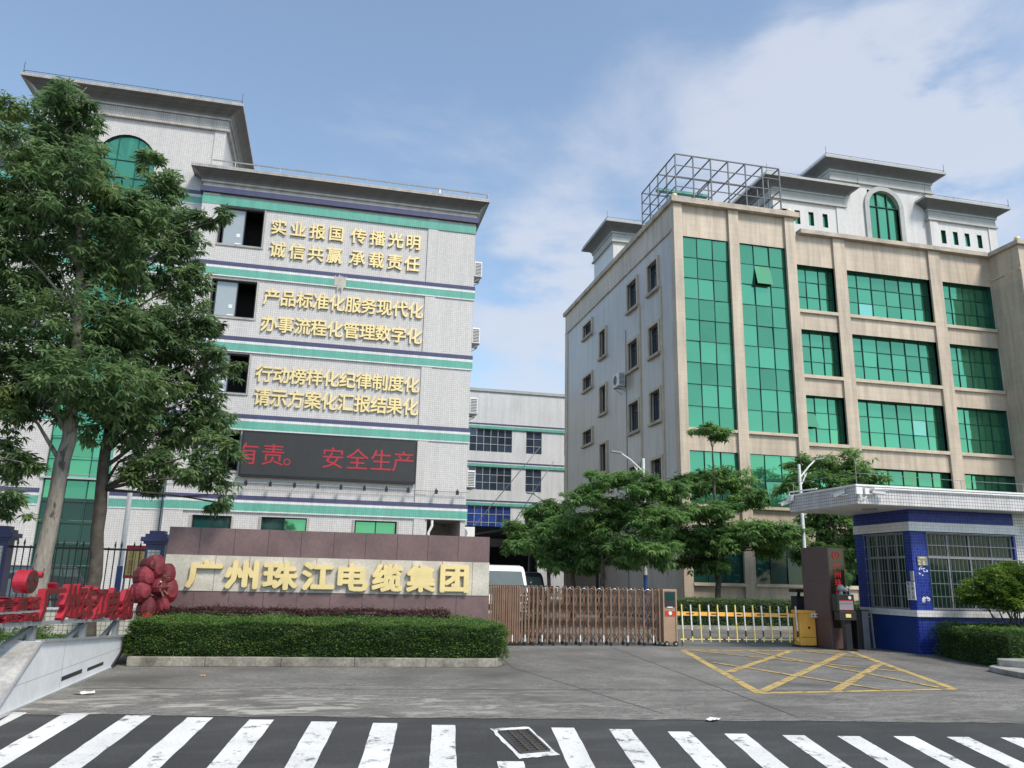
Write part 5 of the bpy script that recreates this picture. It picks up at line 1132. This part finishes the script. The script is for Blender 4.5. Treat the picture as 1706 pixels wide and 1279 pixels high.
# ------------------------------------------------------------------ vehicles
def van(name, label, x, y, h, wdt, ln, paint):
    t = thing(name, label, 'van', (x, y, 0)); w2 = wdt / 2
    prof = [(0, .35), (0, .95), (.06, 1.12), (.42, h - .16), (.62, h - .04), (1.0, h), (ln - .3, h), (ln, h - .2), (ln, .35)]
    b = MB(); n = len(prof)
    def P_(s, d, z): k = 1 - .10 * max(0, (z - 1.0) / (h - 1.0)); return (s * w2 * k, d, z)
    Lp = [P_(-1, *p) for p in prof]; Rp = [P_(1, *p) for p in prof]
    b.add(Lp + Rp, [tuple(range(n)), tuple(range(n, 2 * n))[::-1]] + [(i, n + i, n + (i + 1) % n, (i + 1) % n) for i in range(n)], paint); body = b.build('body', t, bevel=.05, local=True)
    b = MB(); f = lambda s, z: (s * w2 * (1 - .10 * (z - 1) / (h - 1)), .06 + (z - 1.12) * .36 / (h - 1.28) - .012, z)
    b.face([f(-.9, 1.16), f(.9, 1.16), f(.86, h - .2), f(-.86, h - .2)], 'carglass'); b.build('windscreen', t, local=True)
    for s in (-1, 1):
        b = MB(); g = lambda d, z: (s * (w2 * (1 - .10 * (z - 1) / (h - 1)) + .006), d, z); b.face([g(.45, 1.15), g(1.4, 1.15), g(1.4, h - .2), g(.62, h - .2)], 'carglass'); b.build('side_window', t, local=True)
        b = MB(); b.box(s * w2 * .55, s * w2 * .92, -.015, .02, .68, .86, 'chrome'); b.build('headlight', t, local=True)
        b = MB(); b.tube([(s * w2, .3, 1.2), (s * (w2 + .16), .2, 1.25)], .015, 'black', 5); b.box(s * (w2 + .10), s * (w2 + .26), .15, .22, 1.12, 1.42, 'black'); b.build('mirror', t, local=True)
        for d in (.75, ln - .8):
            b = MB(); b.cyl((s * (w2 - .10), d, .33), (1, 0, 0), .33, .2, 'rubber', 18); wh = b.build('wheel', t, local=True); b = MB(); b.cyl((s * (w2 + .003), d, .33), (1, 0, 0), .18, .012, 'cars', 14); b.build('rim', wh, local=True)
    b = MB(); b.box(-w2, w2, -.06, .05, .32, .56, 'grey'); b.build('bumper', t, bevel=.02, local=True)
    b = MB(); b.box(-.28, .28, -.064, -.061, .40, .52, 'yellow'); b.build('number_plate', t, local=True)
    b = MB(); b.box(-w2 * .5, w2 * .5, -.02, .0, .66, .84, 'black'); b.build('grille', t, local=True)
    b = MB(); b.tube([(-.6, .05, 1.14), (.05, .12, 1.25)], .012, 'black', 5); b.tube([(.15, .05, 1.14), (.7, .12, 1.22)], .012, 'black', 5); b.build('wiper', t, local=True); return t
van('van', 'white van facing out behind the folding gate at the end of the granite sign', 5.80, 26.6, 2.12, 1.95, 4.6, 'carw')
van('van', 'dark van in the shade of the trees, half hidden behind the white van', 7.75, 31.0, 1.95, 1.7, 4.5, 'card')
def saloon(label, x, y, rz, h, paint, cat='car'):
    t = thing('parked_car', label, cat, (x, y, 0), None, rz)
    lo = [(-2.15, .3), (-2.2, .62), (-2.1, .85), (-1.0, .98), (1.3, 1.0), (2.05, .95), (2.15, .6), (2.1, .3)]; n = len(lo)
    b = MB(); b.add([(p[0], -.88, p[1]) for p in lo] + [(p[0], .88, p[1]) for p in lo], [tuple(range(n)), tuple(range(n, 2 * n))[::-1]] + [(i, n + i, n + (i + 1) % n, (i + 1) % n) for i in range(n)], paint); b.build('body', t, bevel=.06, local=True)
    b = MB(); c = [(-1.15, .97), (-.35, h), (1.2, h - .02), (1.85, .97)]; ins = lambda z: .84 if z < 1.1 else .66
    b.add([(u, -ins(z), z) for u, z in c] + [(u, ins(z), z) for u, z in c], [(0, 1, 2, 3), (7, 6, 5, 4), (0, 4, 5, 1), (1, 5, 6, 2), (2, 6, 7, 3)], paint); b.build('roof', t, bevel=.04, local=True)
    b = MB()
    for s in (-1, 1): b.face([(-.92, s * .805, 1.04), (.3, s * .805, 1.04), (.3, s * .69, h - .1), (-.36, s * .69, h - .1)], 'carglass'); b.face([(.38, s * .805, 1.04), (1.5, s * .805, 1.04), (1.12, s * .69, h - .1), (.38, s * .69, h - .1)], 'carglass')
    b.face([(-1.13, -.72, 1.02), (-1.13, .72, 1.02), (-.50, .6, h - .06), (-.50, -.6, h - .06)], 'carglass'); b.build('windows', t, local=True)
    for d in (-1.35, 1.35):
        for s in (-1, 1): b = MB(); b.cyl((d, s * .80, .32), (0, 1, 0), .32, .2, 'rubber', 18); wh = b.build('wheel', t, local=True); b = MB(); b.cyl((d, s * .905, .32), (0, 1, 0), .2, .012, 'cars', 14); b.build('rim', wh, local=True)
    for s in (-1, 1): b = MB(); b.box(-2.19, -2.14, s * .5, s * .82, .62, .78, 'chrome'); b.build('headlight', t, local=True)
saloon('silver car parked behind the iron fence at the left picture edge', -9.6, 25.2, math.radians(60), 1.62, 'cars')
saloon('dark car parked behind the silver car and the iron fence', -9.0, 28.6, math.radians(75), 1.75, 'card')

# ------------------------------------------------------------------ trees and low planting
TR = {
'left_tree': ([(-5.9, 19.2, 0.0), (-5.92, 19.2, 1.89), (-5.81, 19.2, 4.44), (-5.88, 19.2, 6.31), (-6.19, 19.2, 8.93), (-6.81, 19.2, 11.99)],
  [(-6.82, 18.57, 12.73, 0.55), (-7.14, 19.31, 12.41, 0.97), (-6.5, 18.89, 12.2, 0.55), (-7.47, 19.45, 11.62, 0.97), (-6.6, 19.5, 11.6, 0.6), (-6.29, 18.16, 10.54, 0.97), (-6.92, 18.03, 9.64, 1.03), (-6.38, 20.01, 10.45, 1.3), (-5.35, 18.62, 10.2, 0.45), (-7.39, 18.56, 8.81, 0.89), (-6.98, 20.39, 9.16, 1.48), (-5.43, 19.13, 8.99, 1.05), (-7.6, 20.01, 7.87, 1.1), (-5.97, 19.14, 7.29, 1.43), (-6.97, 19.53, 6.45, 1.21), (-5.42, 18.36, 5.72, 1.19), (-6.7, 19.52, 5.48, 0.96), (-5.12, 20.08, 7.52, 0.98), (-7.35, 19.26, 5.51, 0.96)]),
'right_tree': ([(-5.16, 20.4, 0.0), (-5.16, 20.4, 1.52), (-5.31, 20.4, 4.01), (-5.32, 20.4, 5.92), (-5.41, 20.4, 8.23), (-5.46, 20.4, 10.84)],
  [(-5.0, 20.98, 11.9, 0.4), (-4.9, 20.81, 11.6, 0.6), (-5.42, 20.9, 12.3, 0.40), (-5.17, 19.35, 10.29, 0.83), (-4.69, 21.02, 10.72, 0.85), (-4.3, 20.62, 9.9, 0.69), (-3.64, 20.12, 10.58, 0.34), (-3.15, 19.74, 10.55, 0.22), (-5.05, 21.28, 9.58, 1.24), (-3.85, 20.33, 8.85, 0.53), (-4.14, 20.93, 8.04, 1.02), (-3.46, 20.93, 7.87, 0.34), (-4.94, 20.91, 7.48, 1.44), (-3.74, 21.41, 7.08, 0.94), (-2.89, 20.25, 7.0, 0.32), (-2.61, 20.82, 6.93, 0.16), (-4.95, 20.27, 5.92, 1.21), (-4.11, 21.45, 5.77, 1.27), (-3.27, 21.31, 5.64, 0.8), (-2.63, 19.43, 4.52, 0.54), (-2.83, 19.53, 3.82, 0.63), (-2.64, 20.0, 3.31, 0.31), (-4.58, 21.52, 4.81, 0.85), (-4.57, 20.31, 3.9, 0.45), (-4.34, 20.58, 3.79, 0.4), (-5.23, 19.92, 5.09, 0.95), (-4.03, 20.42, 4.23, 0.64)]),
'corner_tree': ([(-7.1, 18.0, 0.0), (-7.34, 18.0, 2.18), (-7.59, 18.0, 4.58), (-7.85, 18.0, 7.14), (-8.08, 18.0, 9.9)],
  [(-7.77, 17.73, 11.56, 0.58), (-7.42, 17.64, 10.67, 0.64), (-7.94, 18.2, 10.03, 0.82), (-7.78, 18.2, 8.32, 0.95), (-7.01, 18.97, 4.0, 0.7), (-6.39, 18.25, 3.81, 0.37), (-7.5, 19.03, 4.77, 0.94), (-6.58, 18.5, 3.08, 0.37), (-6.44, 18.69, 2.85, 0.27), (-7.9, 18.41, 6.47, 1.41)]),
'gate_tree': ([(15.11, 29.5, 0.0), (15.17, 29.5, 1.7), (15.27, 29.5, 3.34), (15.19, 29.5, 5.74), (15.15, 29.5, 7.34)],
  [(14.56, 29.03, 7.72, 0.55), (15.67, 30.0, 7.79, 0.63), (14.94, 30.62, 5.72, 1.17), (16.11, 30.47, 6.02, 1.32), (16.59, 29.67, 5.08, 0.91), (13.94, 30.01, 4.51, 0.81), (14.78, 28.81, 4.46, 0.99), (13.77, 30.3, 3.44, 1.14), (14.92, 29.68, 3.45, 1.52), (16.27, 28.98, 3.7, 1.39), (17.41, 28.45, 3.71, 1.02), (18.6, 29.6, 3.48, 0.6), (15.11, 30.68, 2.53, 0.99), (14.99, 28.92, 2.3, 0.5), (17.57, 29.92, 3.06, 0.74)]),
'middle_tree': ([(10.19, 29.0, 0.0), (10.2, 29.0, 1.83), (10.18, 29.0, 2.71), (10.36, 29.0, 4.75)],
  [(10.17, 28.79, 5.41, 0.98), (11.27, 28.16, 5.28, 1.05), (9.35, 28.51, 4.78, 0.83), (12.88, 28.9, 5.16, 0.89), (11.18, 29.3, 4.39, 1.34), (11.74, 27.91, 4.04, 1.16), (9.97, 29.27, 3.84, 1.18), (11.13, 27.91, 3.03, 1.37), (10.54, 29.52, 2.85, 1.19), (12.0, 28.59, 2.64, 0.83), (11.64, 29.53, 2.45, 0.6)]),
'van_tree': ([(9.67, 31.0, 0.0), (9.67, 31.0, 1.81), (9.49, 31.0, 2.74), (9.41, 31.0, 3.93)],
  [(10.15, 32.15, 4.02, 1.03), (9.04, 31.01, 3.67, 0.98), (8.61, 32.2, 3.11, 0.91), (9.65, 30.54, 2.73, 1.02), (8.75, 30.41, 2.36, 0.72), (10.47, 31.14, 2.3, 0.62), (7.63, 30.34, 2.9, 0.52)]),
'yard_tree': ([(11.48, 41.0, 0.0), (11.44, 41.0, 2.12), (11.36, 41.0, 3.66), (11.27, 41.0, 5.23)],
  [(10.99, 40.58, 5.19, 0.96), (11.9, 40.87, 5.63, 0.72), (10.2, 41.27, 4.26, 1.1), (9.39, 40.52, 3.43, 0.63), (12.08, 40.36, 4.75, 0.84), (10.77, 41.51, 3.67, 0.98), (11.33, 40.55, 3.49, 1.03)]),
'guard_tree': ([(21.05, 30.5, 0.0), (21.16, 30.5, 2.31), (21.28, 30.5, 4.33), (21.4, 30.5, 6.41)],
  [(22.25, 31.2, 6.86, 1.25), (20.63, 31.2, 6.89, 0.92), (22.58, 30.21, 6.3, 1.01), (19.45, 30.4, 5.91, 0.97), (21.14, 30.55, 5.75, 1.28), (23.16, 30.85, 5.87, 0.94), (21.72, 30.73, 4.23, 1.43), (21.4, 30.64, 2.94, 1.28), (20.15, 30.67, 3.28, 0.84), (23.21, 31.2, 4.2, 1.19), (20.6, 30.52, 4.82, 1.12), (20.88, 30.4, 2.05, 0.84)]),
}
for key, lb, r0, bark, lm, dens, k, ln, wd, flat, sd in (
    ('left_tree', 'tallest broad leaved tree with pale mottled trunk before the white building', .21, 'bark', 'leafA', 270, 8, .195, .06, .8, 41),
    ('right_tree', 'big drooping tree with dark trunk beside the pale trunked one', .18, 'barkd', 'leafA', 290, 8, .195, .06, .85, 42),
    ('corner_tree', 'tree at the left picture edge with only its leafy side in view', .2, 'bark', 'leafA', 260, 8, .195, .06, .85, 43),
    ('gate_tree', 'tiered green tree behind the boom barrier with a tuft rising from its top', .13, 'barkd', 'leafB', 290, 8, .22, .07, .46, 44),
    ('middle_tree', 'wide green tree with a street lamp rising through it behind the gate', .12, 'barkd', 'leafB', 290, 8, .22, .07, .5, 45),
    ('van_tree', 'smaller tree beside the white van at the dark carport', .10, 'barkd', 'leafB', 240, 8, .24, .080, .68, 46),
    ('yard_tree', 'distant tree standing in front of the white factory block', .12, 'barkd', 'leafB', 180, 8, .27, .09, .75, 47),
    ('guard_tree', 'bushy tree directly behind the guardhouse canopy', .13, 'barkd', 'leafB', 220, 8, .24, .080, .7, 48)):
    tp, lb_ = TR[key]
    tree('broadleaf_tree', lb, tp[0], tp, r0, lb_, bark, lm, sd, dens, k, ln, wd, flat, 'broad leaved trees around the entrance')
t = thing('planter_kerb', 'pale kerb under the hedge behind the boom barrier', 'kerb', (16, 28.4, 0)); b = MB(); b.box(12.6, 22.5, 28.2, 28.38, 0, .13, 'concrete'); b.build('kerb', t)
hedge('hedge', 'low dark hedge behind the boom barrier, in front of the beige building', 'hedge', [(12.6, 28.4), (22.5, 28.4), (22.5, 29.3), (12.6, 29.3)], .0, 1.04, 16000, .08, 'hcore', 'leafA', 51, bumpy=.05)
for nm, lb, lob, sd in (('left', 'low leafy green shrub patch behind the white plinth', [(-5.0, 13.4, .25, .5), (-5.3, 14.4, .3, .55), (-5.6, 15.4, .3, .55), (-4.9, 15.9, .22, .45), (-6.2, 14.2, .3, .6), (-5.9, 16.6, .3, .6), (-6.6, 15.6, .3, .6), (-5.0, 17.0, .25, .5), (-6.8, 17.2, .3, .6)], 61), ('far', 'low shrub mound against the cream fence wall', [(-4.9, 18.6, .25, .4), (-5.6, 18.4, .3, .45), (-6.4, 19.0, .3, .5), (-7.1, 18.7, .3, .5), (-7.8, 18.0, .3, .55)], 62)):
    s_ = thing('shrub', lb, 'shrub', (lob[0][0], lob[0][1], 0)); rr = random.Random(sd); b = MB()
    for x, y, z, R in lob:
        for _ in range(5): b.tube([(x + rr.gauss(0, .05), y + rr.gauss(0, .05), 0), (x + rr.gauss(0, .25) * R, y + rr.gauss(0, .25) * R, z + R * .5)], .012, 'barkd', 4)
    b.build('stems', s_); crown('foliage', lob, 420, 6, .11, .04, 'leafH' if nm == 'left' else 'leafA', s_, sd, .75, .1)
# ------------------------------------------------------------------ litter
def litter(name, label, x, y, z, s, m, sd):
    rr = random.Random(sd); b = MB(); g = 5; P_ = {}
    for i in range(g):
        for j in range(g): P_[i, j] = (x + (i / (g - 1) - .5) * s * 1.6 + rr.uniform(-.2, .2) * s, y + (j / (g - 1) - .5) * s + rr.uniform(-.2, .2) * s, z + .006 + rr.random() * s * .22)
    for i in range(g - 1):
        for j in range(g - 1):
            if (i, j) in ((0, 3), (3, 0)): continue
            b.face([P_[i, j], P_[i + 1, j], P_[i + 1, j + 1], P_[i, j + 1]], m)
    tag(b.build(name), label, 'litter')
litter('crumpled_paper', 'crumpled white paper scrap on the drive near the white plinth', -3.12, 12.7, 0, .16, 'white', 1)
litter('crumpled_paper', 'small white scrap at the edge of the asphalt, right of the drain grate', 4.93, 9.87, -.0, .11, 'white', 2)
litter('fallen_leaf', 'single orange fallen leaf on the driveway below the kerb', -1.86, 14.71, 0, .06, 'orange', 3)
p = road_pt(.4, 1.75); litter('crumpled_paper', 'little white wad lying between the leftmost crosswalk stripes', p.x, p.y, p.z, .05, 'white', 4)
